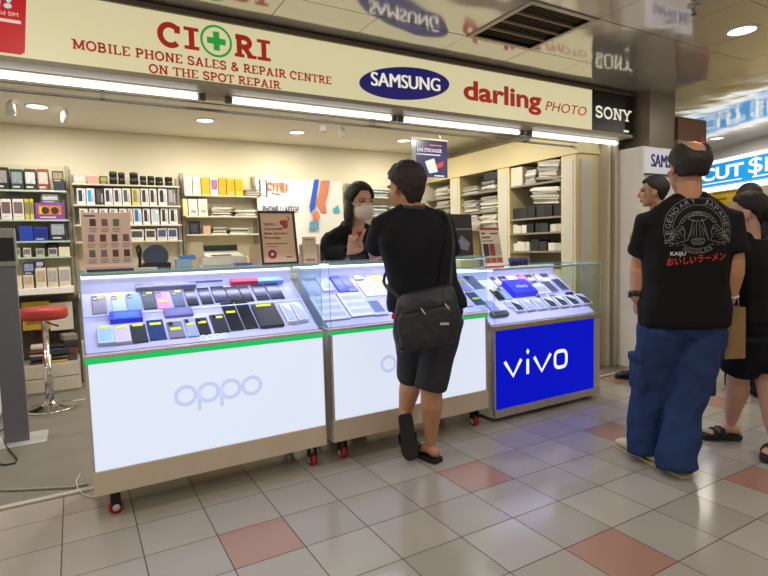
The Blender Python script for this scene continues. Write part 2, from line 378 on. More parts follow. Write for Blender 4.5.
tag(mb.build('shutter_rail', mat('#6d675c', .35, .5)), 'grey double metal shutter rail hanging behind the tube lights', 'rail')
# downlights
def downlight(x, y, z, r, lb, group, watt, colr, em):
    t = thing('downlight', lb, 'downlight', (x, y, z), group=group)
    MB().lathe([(r*1.22, 0), (r*1.22, -.006), (r*1.02, -.010), (r, -.004), (r, 0)]).build('trim_ring', WHITE, t, True)
    MB().cyl((0, 0, -.001), (0, 0, -.004), r*.99, n=28).build('lens', mat(colr, .4, emit=em), t)
    ld = bpy.data.lights.new('downlight_lamp', 'AREA'); ld.shape = 'DISK'; ld.size = r*1.8; ld.energy = watt; ld.color = lin(colr)
    lo = bpy.data.objects.new('lamp', ld); COL.objects.link(lo); lo.parent = t; lo.location = (0, 0, -.012)
G = 'round downlights in the shop ceiling'
IW = 14
for q, lb in (((37, 106), 'shop ceiling downlight above the black box shelf'), ((205, 120), 'shop ceiling downlight above the yellow boxes'), ((297, 132), 'shop ceiling downlight above the banner')):
    p = atz(q[0], q[1], 2.5); downlight(p.x, p.y, 2.5, .075, lb, G, IW, '#fff9ee', 4)
for x, y, lb in ((.55, 4.35, 'added shop ceiling downlight past the tube gap'), (2.0, 4.25, 'added shop ceiling downlight just behind the tube under repair centre'), (3.5, 4.2, 'added shop ceiling downlight behind the word darling'), (3.45, 5.4, 'added shop ceiling downlight near the hanging poster'), (-1.6, 4.6, 'added shop ceiling downlight over the display pedestal')):  # made-up fixtures, added to light the shop evenly
    downlight(x, y, 2.5, .075, lb, G, IW, '#fff9ee', 4)
G = 'round downlights in the mirrored mall ceiling'
for i, (x, y) in enumerate([(4.13, 2.06), (2.0, 1.0), (-.1, 2.06), (-2.2, 2.06), (6.2, 2.06), (4.13, 0), (-.1, 0), (2.0, -1), (6.2, 0), (-2.2, 0), (8.2, 2.06), (8.2, 4.4), (6.2, 4.4)]):  # only the first is a known lamp; the rest are added to light the mall
    downlight(x, y, ZC, .085, 'warm round downlight in the mirrored ceiling beside the sprinkler' if i == 0 else 'added warm round downlight set in the mirrored mall ceiling', G, 11.5, '#fff5e8', 5)
# ceiling vent and sprinkler, spot fixtures
t = thing('ceiling_vent', 'square brown slatted air vent in the mirrored ceiling', 'vent', (2.75, 2.695, ZC))
VB = mat('#94866f', .5, .2)
mb = MB()
for a, b_ in (((-.3, -.305), (.3, -.27)), ((-.3, .27), (.3, .305)), ((-.3, -.27), (-.265, .27)), ((.265, -.27), (.3, .27))): mb.mm((*a, -.008), (*b_, .004))
mb.build('frame', STEEL, t)
MB().mm((-.29, -.29, .06), (.29, .29, .07)).build('backing', mat('#1d1a17', .9), t)
for i in range(22):
    y = -.255+i*.0243; MB().box((0, y, .018), (.53, .021, .002), Matrix.Rotation(.42, 3, 'X')).build('slat', VB, t)
for y in (-.13, .0, .13): MB().mm((-.265, y-.008, -.004), (.265, y+.008, .008)).build('cross_bar', VB, t)
t = thing('sprinkler', 'small brass fire sprinkler head in the mirrored ceiling', 'sprinkler', (3.417, 1.985, ZC))
BR = mat('#4b443a', .35, .8)
MB().lathe([(.035, 0), (.035, -.006), (.012, -.012), (.012, -.03)]).build('escutcheon', STEEL, t, True)
mb = MB(); mb.tube([(.011, 0, -.02), (.016, 0, -.035), (.004, 0, -.055)], .003); mb.tube([(-.011, 0, -.02), (-.016, 0, -.035), (-.004, 0, -.055)], .003); mb.build('yoke', BR, t)
MB().cyl((0, 0, -.055), (0, 0, -.058), .017).build('deflector', BR, t)
for (px, py), lb in (((10, 104), 'white spotlight on the shop ceiling beside the frame edge'), ((65, 113), 'small white spotlight on the ceiling above the shelf upright'), ((322, 124), 'small white camera-like spotlight left of its twin by the staff'), ((342, 130), 'small white spotlight nearest the hanging poster')):
    p = atz(px, py-4, 2.5); t = thing('spotlight', lb, 'spotlight', p, group='small white spotlights under the shop ceiling')
    MB().cyl((0, 0, 0), (0, 0, -.03), .012).build('stem', WHITE, t); MB().cyl((0, .01, -.03), (0, -.02, -.11), .03, .036).build('head', WHITE, t, True)
# ================================================================ COUNTERS
BEIGE = mat('#cfc0ab', .5, var=.05, vs=6, name='beige_laminate')
SIDEW = mat('#dedad2', .45, name='white_laminate')
LITW = mat('#dde6f8', .3, emit=.9, name='backlit_white_acrylic')
GREEN = mat('#14c864', .4, emit=.8, name='green_lit_edge')
LEDW = mat('#f2f2ff', .4, emit=1.6, name='led_strip')
BOARD = mat('#c8c4ea', .5, var=.02, name='display_board')
RUBBER = mat('#b3202a', .5, name='red_caster_rubber'); ALU = mat('#cfcbc4', .35, .7, name='aluminium_edge')
def caster(p, par, z0, turned=False):
    c = MB().mm((p[0]-.035, p[1]-.03, z0-.012), (p[0]+.035, p[1]+.03, z0), .003)
    A_, B_ = (Y_, X_) if turned else (X_, Y_); p = V(p); wc_ = V((p[0], p[1], .034))
    for s in (-1, 1): c.mm(wc_+A_*(s*.02-.003)-B_*.022-Z_*.004, V((p[0], p[1], z0-.01))+A_*(s*.02+.003)+B_*.022)
    b = c.build('caster', mat('#26262a', .5, .5), par)
    MB().cyl(wc_-A_*.015, wc_+A_*.015, .034, n=24).build('wheel', RUBBER, b, True)
    MB().cyl(wc_-A_*.0235, wc_+A_*.0235, .017, n=16).build('hub', mat('#d8d0c8', .4), b, True)
def counter(name, label, x0, x1, yf, h, z0, zp0, zp1, zg, depth, panel, strip, rail, spec):
    """x0..x1 front plane yf; panel zp0..zp1; glass zg..h"""
    W = x1-x0; t = thing(name, label, 'display counter', (x0, yf, 0), group='glass phone display counters in a row')
    D = depth
    mb = MB(); mb.mm((.004, .02, z0), (W-.004, D, zp0-.004)); mb.mm((.006, .035, zp0-.004), (W-.006, D-.006, zg-.008)); mb.build('cabinet', SIDEW, t)
    MB().mm((0, 0, z0+.005), (W, .02, zp0-.002), .003).build('plinth', spec['plinth'], t, label=spec['plinth_label'])
    MB().mm((.0, .002, zp0), (.012, .034, zp1)).build('edge_trim', ALU, t); MB().mm((W-spec['jr'], .002, zp0), (W, .034, zp1)).build('edge_trim', ALU, t)
    MB().mm((.012, .004, zp0), (W-spec['jr'], .03, zp1)).build('lit_panel', panel, t, label=spec['panel_label'])
    if strip: MB().mm((-.001, -.003, zp1), (W+.001, .03, zp1+.026), .002).build('lit_strip', strip, t, label='glowing green edge strip')
    MB().mm((-.004, -.006, zg-(.012 if strip else .034)), (W+.004, D, zg), .002).build('ledge', rail, t)
    # sloped board
    A, B = V((0, .045, zg+.004)), V((0, D-.09, spec['zb']))
    sl = (B-A).normalized(); nn = X_.cross(sl)
    mb = MB(); mb.prism([(.013, 0), (W-.013, 0), (W-.013, (B-A).length), (.013, (B-A).length)], A-nn*.012, X_, sl, .012); mb.build('display_board', BOARD, t)
    for xx in (.008, W-.0125): MB().prism([(A.y, zg+.002), (D-.088, zg+.002), (D-.088, B.z+.012), (D-.1, B.z+.012), (A.y, A.z+.004)], (xx, 0, 0), Y_, Z_, .0045).build('side_panel', BOARD, t)
    MB().mm((.006, D-.085, spec['zb']), (W-.006, D-.07, h-.012)).build('back_panel', mat('#c9c6da', .5), t)
    MB().mm((.012, D-.1, h-.045), (W-.012, D-.086, h-.014)).build('led_strip', LEDW, t)
    ld = bpy.data.lights.new('case_lamp', 'AREA'); ld.shape = 'RECTANGLE'; ld.size = W-.05; ld.size_y = .02; ld.energy = 3.2; ld.color = lin('#d3ceff')
    lo = bpy.data.objects.new('case_lamp', ld); COL.objects.link(lo); lo.parent = t; lo.location = (W/2, D-.105, h-.03); lo.rotation_euler = (math.radians(-38), 0, 0)
    l2 = bpy.data.lights.new('case_lamp', 'AREA'); l2.shape = 'RECTANGLE'; l2.size = W-.05; l2.size_y = .01; l2.energy = 4.2; l2.color = lin('#d3ceff')  # extra front lamp, added to brighten the dark front of the case
    lo = bpy.data.objects.new('case_lamp', l2); COL.objects.link(lo); lo.parent = t; lo.location = (W/2, .02, h-.0165); lo.rotation_euler = (math.radians(30), 0, 0)
    MB().mm((.01, .007, h-.0145), (W-.01, .022, h-.0085)).build('added_led_channel', ALU, t)  # channel made up as a fixture for the added front lamp
    g = MB(); g.mm((.002, .0, zg), (W-.002, .005, h-.008)); g.build('front_glass', GLASS, t)
    for s in (0, 1):
        xx = .002 if s == 0 else W-.007
        MB().mm((xx, .006, zg), (xx+.005, D-.065, h-.008)).build('side_glass', GLASS, t)
    MB().mm((0, -.004, h-.008), (W, D-.06, h)).build('top_glass', GLASS, t)
    e = MB()
    e.mm((0, -.0055, h-.0082), (W, -.0042, h+.0002)); e.mm((-.0012, -.004, h-.0082), (-.0002, D-.06, h+.0002)); e.mm((W+.0002, -.004, h-.0082), (W+.0012, D-.06, h+.0002)); e.mm((0, D-.06, h-.0082), (W, D-.0588, h+.0002))
    for xx in (.0015, W-.0045): e.mm((xx, -.0012, zg), (xx+.003, -.0002, h-.008))
    e.build('glass_edge', GEDGE, t)
    a, b = spec['cast']
    for x in (.09, W-.06): caster((x, .085, 0), t, z0, x < .2 and x0 < .1)
    for x in (.09, W-.06): caster((x, D-.07, 0), t, z0)
    t['board'] = 0; del t['board']
    return t, (V((x0, yf, 0))+A, sl, nn)
spec = dict(plinth=BEIGE, plinth_label='beige plinth board', jr=.004, panel_label='white backlit front panel', zb=1.055, cast=(0, 0))
c1, P1 = counter('display_counter', 'white backlit phone counter nearest the red stool, two grey-ringed letters on front', .017, 1.201, 2.78, 1.18, .128, .252, .76, .80, .56, LITW, GREEN, mat('#c9b3ad', .4), spec)
c1['label'] = 'white backlit phone display counter with green edge nearest the red stool'
c2, P2 = counter('display_counter', 'white backlit phone display counter with green edge that the customer leans on', 1.247, 2.418, 2.78, 1.18, .128, .265, .765, .80, .56, LITW, GREEN, mat('#c9b3ad', .4), dict(spec, jr=.02))
VBLUE = mat('#0210c0', .4, emit=.9, spec=.12, name='blue_lit_panel')
c3, P3 = counter('display_counter', 'lower display counter with a glowing blue front panel and steel rail', 2.492, 3.60, 2.80, 1.09, .03, .095, .655, .69, .56, VBLUE, None, mat('#b5a78e', .3, .6), dict(plinth=mat('#b9b0a6', .35, .5), plinth_label='steel kick plate', jr=.07, panel_label='blue backlit front panel', zb=.98, cast=(0, 0)))
# brand marks
LOGO = mat('#eaf0ff', .4, emit=1.05, name='lit_logo')
def ringtext(mb, o, w, h, th, lift=.002):
    """o p p o in wide rounded strokes"""
    u = w/4.3; o = V(o)
    P = lambda a, b: o+X_*a+Z_*b-Y_*lift
    for k, ch in enumerate('oppo'):
        cx = u*(.5+k*1.1)
        stroke_quads(mb, _arc(cx, h*.62, u*.47, h*.33, 0, 360, 30), th, P)
        if ch == 'p': stroke_quads(mb, [(cx-u*.47, h*.78), (cx-u*.47, h*.0)], th, P)
q0, q1 = aty(176, 410, 2.78), aty(261, 378, 2.78)
mb = MB(); ringtext(mb, (q0.x-.017, .004, .463), q1.x-q0.x, .135, .019, .001); mb.build('logo', mat('#c6d0f4', .4, emit=.85), c1, label='pale ringed logo letters')
mb = MB(); q0 = aty(385, 390, 2.78); ringtext(mb, (.33, .004, .465), .44, .135, .019, .001); mb.build('logo', mat('#c6d0f4', .4, emit=.85), c2)
mb = MB(); ringtext(mb, (.52, .045, .805), .14, .032, .006, .001); mb.build('logo', LOGO, c1, label='small white letters on the ledge')
mb = MB()
def vpt(x, z): return V((x, .004-.0015, z))
B = [aty(*q, 2.80) for q in ((503, 362), (531, 377), (570, 350), (535, 350))]
vx = lambda px, py: (aty(px, py, 2.80).x-2.492, aty(px, py, 2.80).z)
v1 = [vx(505, 362), vx(513.5, 376), vx(521.5, 359)]; i1 = [vx(528, 374), vx(528, 359)]; v2 = [vx(534.5, 357), vx(542, 371), vx(551, 353.5)]
for s_ in (v1, i1, v2): stroke_quads(mb, s_, .026, vpt)
d = vx(528, 351.5); mb.prism([(d[0]-.016, d[1]), (d[0], d[1]-.022), (d[0]+.016, d[1]), (d[0], d[1]+.022)], (0, .0025, 0), X_, Z_, .001)
a, b_ = vx(561, 359), vx(553.5, 359); rx = .062; o_ = []
for k in range(33):
    t_ = 2*PI*k/32; c_, s_ = math.cos(t_), math.sin(t_); o_.append((a[0]+rx*math.copysign(abs(c_)**.6, c_), a[1]+.062*math.copysign(abs(s_)**.6, s_)))
stroke_quads(mb, o_, .026, vpt); mb.build('logo', LOGO, c3, label='white lower-case logo letters')
# ---------------------------------------------------------------- phones and boxes lying on the boards
SCRN = mat('#101218', .12, name='phone_glass_black'); TAGY = mat('#e4e22c', .6, name='yellow_price_tag')
def on_board(P, x, y):
    A, sl, nn = P; return atpl(x, y, A, nn)
def board_item(name, label, cat, P, quad_px, kind, col, group, col2=None, tagpos=None, th=.009, wmul=1):
    """placed on board P: quad_px = (left-bottom, right-bottom, top-left) pixels"""
    A, sl, nn = P
    a, b, c = [on_board(P, *q) for q in quad_px]
    w = max(.03, (b-a).dot(X_))*wmul; l = max(.03, (c-a).dot(sl)); o = a
    sx = (c-a).dot(X_); R = Matrix((X_, sl, nn)).transposed()
    t = thing(name, label, cat, o+nn*.001, group=group, R=R)
    if kind in ('back', 'front'):
        MB().box((w/2, l/2, th/2), (w*.94, l*.97, th), None, .004).build('body', mat(col, .4, spec=.3), t)
        if kind == 'front': MB().mm((w*.07, l*.04, th), (w*.93, l*.96, th+.0008)).build('screen', mat(col2 or '#14161c', .22, spec=.35), t)
        else:
            cm = MB().box((w*.27, l*.82, th+.0015), (w*.34, l*.22, .003), None, .0012)
            m2 = cm.build('camera_bump', mat('#3a3a40', .3), t)
            MB().cyl((w*.27, l*.87, th+.003), (w*.27, l*.87, th+.0042), w*.09, n=12).cyl((w*.27, l*.77, th+.003), (w*.27, l*.77, th+.0042), w*.09, n=12).build('lens', SCRN, m2)
    else:
        MB().mm((0, 0, 0), (w, l, th), .0015).build('carton', mat(col, .4, var=.03), t)
        if kind == 'box': MB().mm((w*.12, l*.15, th), (w*.88, l*.8, th+.0006)).build('print', mat(col2 or '#2a2c34', .4, var=.25, vs=60), t)
        if kind == 'tray':
            mb = MB(); mb.prism([(w*.15, l*.08), (w*.85, l*.08), (w*.85, l*.5)]+[(w*.85-w*.7*math.sin(k*PI/14), l*.5+l*.42*math.sin(k*PI/14)) for k in range(1, 7)]+[(w*.15, l*.92)], (0, 0, th), X_, Y_, .004); mb.build('phone', mat(col2 or '#33343c', .2), t)
        if kind == 'bands':
            for k in range(3): MB().mm((w*.1, l*(.12+.28*k), th), (w*.9, l*(.28+.28*k), th+.0006)).build('print', mat(col2 or '#8c90a8', .4), t)
    if tagpos: 
        k = tagpos if isinstance(tagpos, float) else .8
        MB().mm((w*.18, l*k, th+.0012), (w*.82, l*k+min(.02, l*.14), th+.002)).build('price_tag', TAGY, t)
    return t
def z1(x, y): return (75+x/5.76, 265+y/5.76)
def z2(x, y): return (195+x/5.76, 260+y/5.76)
def row(items, G, P, cv):
    for nm, lb, cat, (xa, xb, yb, xc, yt), kind, col, col2, tg, th in items:
        board_item(nm, lb, cat, P, (cv(xa, yb), cv(xb, yb-(xb-xa)*.13), cv(xc, yt)), kind, col, G, col2, tg, th)
G1 = 'phones on the upper row of the counter by the stool'
row([('smartphone', 'brown-grey phone in a case at the stool end of the upper display row', 'phone', (100, 192, 292, 92, 185), 'back', '#8f8794', None, .78, .009),
 ('smartphone', 'pale green phone with yellow tag between brown-grey and sky blue phones', 'phone', (217, 300, 284, 206, 182), 'back', '#b9d3bb', None, .85, .008),
 ('smartphone', 'sky blue phone between pale green and dark green phones in upper row', 'phone', (306, 390, 274, 290, 172), 'back', '#7da6df', None, None, .008),
 ('smartphone', 'dark green phone with yellow tag between sky blue and pink phones', 'phone', (396, 478, 264, 378, 162), 'back', '#31413c', None, .84, .008),
 ('smartphone', 'pink phone with a yellow tag in the upper display row', 'phone', (480, 562, 262, 458, 162), 'back', '#de8fc0', None, .35, .008),
 ('smartphone', 'slate blue phone with yellow tag beside the pink phone', 'phone', (572, 644, 250, 548, 156), 'back', '#4d5474', None, .86, .008),
 ('smartphone', 'glossy black phone beside the slate blue phone in upper row', 'phone', (650, 720, 242, 622, 146), 'front', '#17181d', None, None, .008),
 ('phone_carton', 'long grey striped carton behind the pink phone with two yellow tags', 'box', (350, 690, 158, 340, 112), 'box', '#76748a', '#8d8ca4', None, .03)], G1, P1, z1)
row([('smartphone', 'black phone with white print, second after the slate blue phone', 'phone', (40, 112, 262, 15, 165), 'front', '#16171c', None, None, .008),
 ('smartphone', 'dark indigo phone with white sticker, third after the slate blue phone', 'phone', (116, 200, 250, 92, 158), 'front', '#1b2040', '#1d2238', None, .008),
 ('smartphone', 'black phone with tiny white sticker below the red carton', 'phone', (200, 282, 250, 172, 160), 'front', '#111217', None, None, .008),
 ('smartphone', 'plain black phone before the dark phone with blue sheen', 'phone', (282, 345, 246, 252, 156), 'front', '#15161c', None, None, .008),
 ('smartphone', 'dark phone with blue sheen in front of the blue carton', 'phone', (358, 434, 238, 326, 148), 'front', '#22283c', '#1c2233', None, .008),
 ('tablet', 'dark blue tablet at the far glass end of the upper row', 'tablet', (438, 520, 232, 405, 135), 'front', '#2a3048', '#2b3046', None, .009),
 ('phone_carton', 'grey-blue carton with yellow corner behind the dark indigo phone', 'box', (-115, 150, 156, -125, 122), 'box', '#5d6690', '#6a74a0', None, .03),
 ('phone_carton', 'red carton with a yellow end lying behind the black phones', 'box', (205, 355, 152, 195, 112), 'box', '#c23a52', '#d0506a', None, .03),
 ('phone_carton', 'light blue carton lying beside the red carton', 'box', (362, 500, 148, 352, 100), 'box', '#6f95d8', '#86aae6', None, .03)], G1, P1, z2)
G2 = 'phones on the lower row of the counter by the stool'
row([('phone_carton', 'pale blue carton with yellow band at the stool end of lower row', 'box', (135, 230, 472, 125, 375), 'box', '#b8cfea', '#9cc0ea', .86, .02),
 ('phone_carton', 'pinkish white carton with yellow tag beside the pale blue carton', 'box', (232, 325, 465, 222, 372), 'box', '#d8c8dc', '#cdbdd4', .82, .02),
 ('smartphone', 'charcoal phone with yellow tag beside the pinkish carton', 'phone', (330, 428, 458, 310, 352), 'front', '#3a3b44', '#34353d', .86, .009),
 ('smartphone', 'navy phone with yellow tag in the lower row', 'phone', (430, 535, 442, 410, 325), 'front', '#27406e', '#223a68', .7, .009),
 ('smartphone', 'grey phone with yellow tag beside the navy phone', 'phone', (545, 642, 432, 520, 335), 'back', '#74737f', None, .45, .009),
 ('smartphone', 'lavender phone with a round black camera on its back', 'phone', (650, 720, 422, 612, 318), 'back', '#9aa2e0', None, .6, .009),
 ('phone_carton', 'iridescent blue violet carton lying between the two phone rows', 'box', (205, 390, 345, 200, 296), 'box', '#2438d8', '#2f74ea', None, .03),
 ('phone_carton', 'dusky violet carton with yellow tag between the two phone rows', 'box', (520, 680, 312, 505, 268), 'box', '#6c6aa0', '#77749f', None, .02)], G2, P1, z1)
row([('smartphone', 'black phone with white label in the lower row after the lavender phone', 'phone', (28, 100, 440, 2, 340), 'back', '#1b1c20', None, .62, .009),
 ('smartphone', 'black phone in a rounded case beside the white labelled one', 'phone', (112, 205, 428, 82, 322), 'back', '#26272c', None, .74, .009),
 ('smartphone', 'black phone with yellow tag on its middle near small white lettering', 'phone', (205, 288, 415, 160, 250), 'front', '#121317', None, .58, .009),
 ('smartphone', 'tall plain black phone beside the large black carton', 'phone', (290, 370, 405, 238, 245), 'front', '#0e0f12', None, None, .009),
 ('phone_carton', 'large black carton with yellow tag near the far glass end', 'box', (378, 512, 398, 333, 272), 'box', '#1c1d22', '#24252b', .86, .02),
 ('earphone_box', 'white earphone carton beside the large black carton', 'box', (535, 588, 375, 500, 270), 'tray', '#dfe0ea', '#b5bbd0', None, .025),
 ('earphone_box', 'white earphone carton at the very end of the lower row', 'box', (598, 650, 365, 570, 262), 'tray', '#dfe0ea', '#c2c6d8', None, .025)], G2, P1, z2)
# shelf ledge between the rows, a part of the counter
A, sl, nn = P1; q = on_board(P1, *z1(80, 305)); d_ = (q-A).dot(sl)
MB().prism([(.015, d_-.004), (1.165, d_-.004), (1.165, d_+.004), (.015, d_+.004)], A-V((.017, 2.78, 0)), X_, sl, .012).build('board_ledge', mat('#dfe2f2', .3), c1)
# middle counter
def z3(x, y): return (315+x/6.4, 255+y/6.4)
G3 = 'packets and trays in the middle counter'
def row3(items, cv, P, G, k=.13):
    for nm, lb, cat, (xa, xb, yb, xc, yt), kind, col, col2, tg, th in items:
        board_item(nm, lb, cat, P, (cv(xa, yb), cv(xb, yb-(xb-xa)*k), cv(xc, yt)), kind, col, G, col2, tg, th)
row3([('screen_protector_tray', 'white ruled tray in the middle counter at the panel gap', 'tray', (55, 225, 430, 40, 270), 'bands', '#d9dbe6', '#b9bccd', None, .012),
 ('screen_protector_tray', 'white ruled tray in front of the blue accessory packet', 'tray', (235, 395, 405, 195, 250), 'bands', '#dcdee8', '#bfc2d2', None, .012),
 ('accessory_packet', 'pale packet with round print at the corner of the middle counter', 'packet', (55, 125, 240, 40, 120), 'box', '#c9cbe2', '#a9aed2', None, .01),
 ('accessory_packet', 'deep blue accessory packet in the middle counter', 'packet', (160, 215, 250, 125, 140), 'box', '#3e4cc0', '#5a62c8', None, .015),
 ('accessory_packet', 'grey blue hanging packet beside the deep blue packet', 'packet', (220, 275, 245, 180, 125), 'box', '#7d80aa', '#5c6088', None, .015),
 ('accessory_packet', 'lavender packet behind the yellow-edged price card', 'packet', (255, 310, 165, 225, 105), 'box', '#aeb2dc', '#c3c6e8', None, .01),
 ('price_card', 'white price card with yellow edges in the middle counter', 'card', (330, 465, 270, 250, 175), 'bands', '#e6e0b4', '#d8d8e4', None, .006),
 ('price_card', 'white handwritten card with bright yellow stripe beside the customer', 'card', (395, 480, 225, 300, 120), 'bands', '#e3e3ea', '#d9d84a', None, .006),
 ('accessory_packet', 'pale blue packet with dark print beside the customer', 'packet', (385, 470, 395, 330, 285), 'box', '#bcc6e0', '#6a7698', None, .012),
 ('accessory_packet', 'slim grey packet behind the round-print packet at the panel gap', 'packet', (60, 115, 112, 45, 92), 'box', '#9aa0c0', '#6f76a0', None, .01),
 ('accessory_packet', 'slim violet packet behind the deep blue packet', 'packet', (128, 205, 112, 110, 90), 'box', '#7d80c4', '#5a5fb0', None, .01),
 ('accessory_packet', 'small white packet behind the handwritten card', 'packet', (310, 370, 112, 298, 90), 'box', '#d4d6e8', '#a2a8cc', None, .01),
 ('accessory_packet', 'small pale violet packet beside the small white packet', 'packet', (380, 440, 108, 365, 84), 'box', '#b9bbe0', '#8488bc', None, .01)], z3, P2, G3)
G4 = 'phones in the middle counter beside the customer'
def zd(x, y): return (x, y)
row3([('smartphone', 'lavender phone behind the customer, upper row of the middle counter', 'phone', (463, 473, 292, 458, 278), 'back', '#a09ad0', None, .7, .009),
 ('smartphone', 'grey violet phone at the gap end of the middle counter, upper row', 'phone', (475, 485, 290, 470, 276), 'back', '#74709c', None, None, .009),
 ('smartphone', 'white phone on the front row of the middle counter past the bag', 'phone', (464, 474, 308, 459, 296), 'front', '#d3d6e6', '#b9c4de', None, .009),
 ('smartphone', 'dark phone on the front row beside the panel gap past the bag', 'phone', (476, 486, 306, 471, 293), 'front', '#4a4e66', '#3f4560', .4, .009)], zd, P2, G4)
# blue counter
def z4(x, y): return (450+x/5.12, 250+y/5.12)
G5 = 'phones and cartons in the blue fronted counter'
L5 = [('smartphone', 'mauve phone in the back row of the blue fronted counter', 'phone', (245, 268, 190, 205, 140), 'back', '#9a86a8', None, None, .009),
 ('smartphone', 'black phone beside the mauve phone in the back row', 'phone', (262, 300, 165, 235, 128), 'front', '#26262e', None, None, .009),
 ('smartphone', 'white phone beside the pink phone in the back row', 'phone', (300, 345, 160, 280, 125), 'front', '#d4d2e0', '#c0bed4', None, .009),
 ('smartphone', 'hot pink phone in the back row of the blue fronted counter', 'phone', (375, 415, 175, 335, 122), 'back', '#d85a8a', None, None, .009),
 ('smartphone', 'dark grey phone beside the hot pink phone', 'phone', (412, 448, 170, 378, 122), 'front', '#44434c', None, None, .009),
 ('smartphone', 'black phone with lilac border at the far end of the back row', 'phone', (470, 505, 140, 440, 112), 'front', '#3a3a48', None, None, .009),
 ('phone_carton', 'bright blue phone carton with white letters in the lower counter', 'box', (325, 440, 248, 268, 180), 'plain', '#1226c8', None, None, .05),
 ('smartphone', 'long black phone with yellow tag beside the bright blue carton', 'phone', (250, 285, 262, 200, 205), 'front', '#23242c', None, .8, .009),
 ('smartphone', 'sky blue phone between black phone and bright blue carton', 'phone', (290, 320, 258, 245, 195), 'back', '#86aade', None, .8, .009),
 ('price_stand', 'small dark price holder at the near corner of the blue fronted counter', 'price holder', (215, 300, 350, 210, 330), 'box', '#5c5a5e', '#18181c', None, .03),
 ('smartphone', 'lilac phone standing behind the small price holder', 'phone', (215, 262, 322, 205, 262), 'front', '#9fa4cc', '#8f95c2', None, .009),
 ('phone_carton', 'white carton with a dark phone print behind the bright blue carton', 'box', (455, 520, 232, 415, 188), 'box', '#d9d9e8', '#a4a6c6', None, .015),
 ('smartphone', 'large lilac-edged phone in the second row near the far glass', 'phone', (515, 560, 222, 475, 165), 'front', '#a6a4d4', '#555672', None, .012),
 ('smartphone', 'lilac-edged phone in the second row nearest the far glass', 'phone', (570, 612, 212, 510, 155), 'front', '#b2b2da', '#4c4c66', None, .012)]
L5 += [('phone_carton', 'slim white carton in front of the sky blue phone', 'box', (300, 335, 300, 270, 270), 'box', '#cfd0e4', '#9a9cc0', .7, .015),
 ('smartphone', 'small lilac phone lying in front of the dark-print white carton', 'phone', (455, 500, 262, 430, 240), 'back', '#a4a0d0', None, None, .009),
 ('phone_carton', 'white carton beside the second-row lilac-edged phones, near the middle', 'box', (505, 550, 252, 490, 232), 'box', '#d6d6e6', '#6e7094', None, .012),
 ('smartphone', 'grey phone at the mauve end of the back row', 'phone', (215, 236, 160, 200, 138), 'front', '#6a6878', None, None, .009),
 ('smartphone', 'lilac phone between dark grey and lilac-bordered black phones', 'phone', (455, 480, 165, 425, 125), 'back', '#9d98cc', None, .7, .009),
 ('smartphone', 'black phone in the third row nearest the far glass', 'phone', (600, 640, 238, 585, 222), 'front', '#2e2e3a', None, None, .009)]
for k in range(7):
    xa = 330+k*57; yb = 325-k*6.2
    L5.append(('phone_carton', 'open white carton showing a phone, %s of the front row from the price holder' % ORD[k], 'box', (xa+10, xa+54, yb, xa-32, yb-52), 'tray', '#d5d6e8', '#3b3c4a' if k != 1 and k != 2 else '#a9aecb', None, .022))
row3(L5, z4, P3, G5, .1)
for o in list(COL.objects):
    if o.get('label') == 'bright blue phone carton with white letters in the lower counter':
        me = o.children[0].data; xs_ = [v.co.x for v in me.vertices]; ys_ = [v.co.y for v in me.vertices]
        mb = MB(); put_text(mb, 'vivo', (max(xs_)*.25, max(ys_)*.35, .0505), X_, Y_, max(xs_)*.5, max(ys_)*.25, .001); mb.build('lettering', WHITE, o)
# ---------------------------------------------------------------- things standing on the counters
def panel_stand(name, label, cat, quad, Y, thick, m, border=None, lean=.12, z=None, group=None, bw=.012):
    """upright board: quad px TL, TR, BL, BR at depth Y"""
    tl, tr, bl, br = [aty(*q, Y) for q in quad]
    w = ((tr-tl).length+(br-bl).length)/2; h = ((tl-bl).length+(tr-br).length)/2/math.cos(lean); z = z if z is not None else (bl.z+br.z)/2
    ang = math.atan2(0, 1)
    R = Matrix.Rotation(-lean, 3, 'X'); t = thing(name, label, cat, ((bl.x), Y, z), group=group, R=R)
    MB().mm((0, 0, 0), (w, thick, h), .002).build('board', m, t)
    if border:
        mb = MB(); mb.mm((0, -.008, 0), (w, .0, bw)); mb.mm((0, -.008, h-bw), (w, .0, h)); mb.mm((0, -.008, bw), (bw, .0, h-bw)); mb.mm((w-bw, -.008, bw), (w, .0, h-bw)); mb.build('frame', border, t)
    return t, w, h
INK = mat('#3a2f2c', .6, name='dark_print')
TOP = 1.1802
t, w, h = panel_stand('phone_poster', 'tall pinkish board of small phone pictures standing on the counter', 'poster board', ((79, 206), (131, 206), (84, 266), (131, 265)), 2.9, .006, mat('#dcbfae', .5, var=.02), lean=.05, z=TOP)
base = MB().mm((.01, -.03, 0), (w-.0, .06, .012), .002).build('base', BLACK, t)
k = 0
for r_, n in ((0, 3), (1, 4), (2, 4)):
    for c_ in range(n):
        x = w*(.12+c_*.235+(.05 if n == 3 else 0)); z = h*(.77-.26*r_)
        MB().mm((x, -.0012, z), (x+.026, .0, z+.034)).build('picture', mat(['#4a3a3e', '#7a5a5e', '#5a6a5a', '#8a6a7a', '#6a3a3a'][k % 5], .4, var=.4, vs=90), t); k += 1
        mb = MB()
        for q in range(3): mb.mm((x-.004, -.0012, z-.012-q*.008), (x+.03-.006*(q == 2), 0, z-.0095-q*.008))
        mb.build('caption', mat('#8f6f62', .6), t)
MB().mm((.012, -.0012, h-.02), (.06, 0, h-.014)).build('caption', INK, t)
t, w, h = panel_stand('framed_certificate', 'black framed award certificate leaning on the counter top', 'certificate', ((254, 206), (291, 209), (262, 262), (299, 260)), 2.93, .012, mat('#d5b394', .5, var=.02), BLACK, lean=.16, z=TOP, bw=.011)
mb = MB()
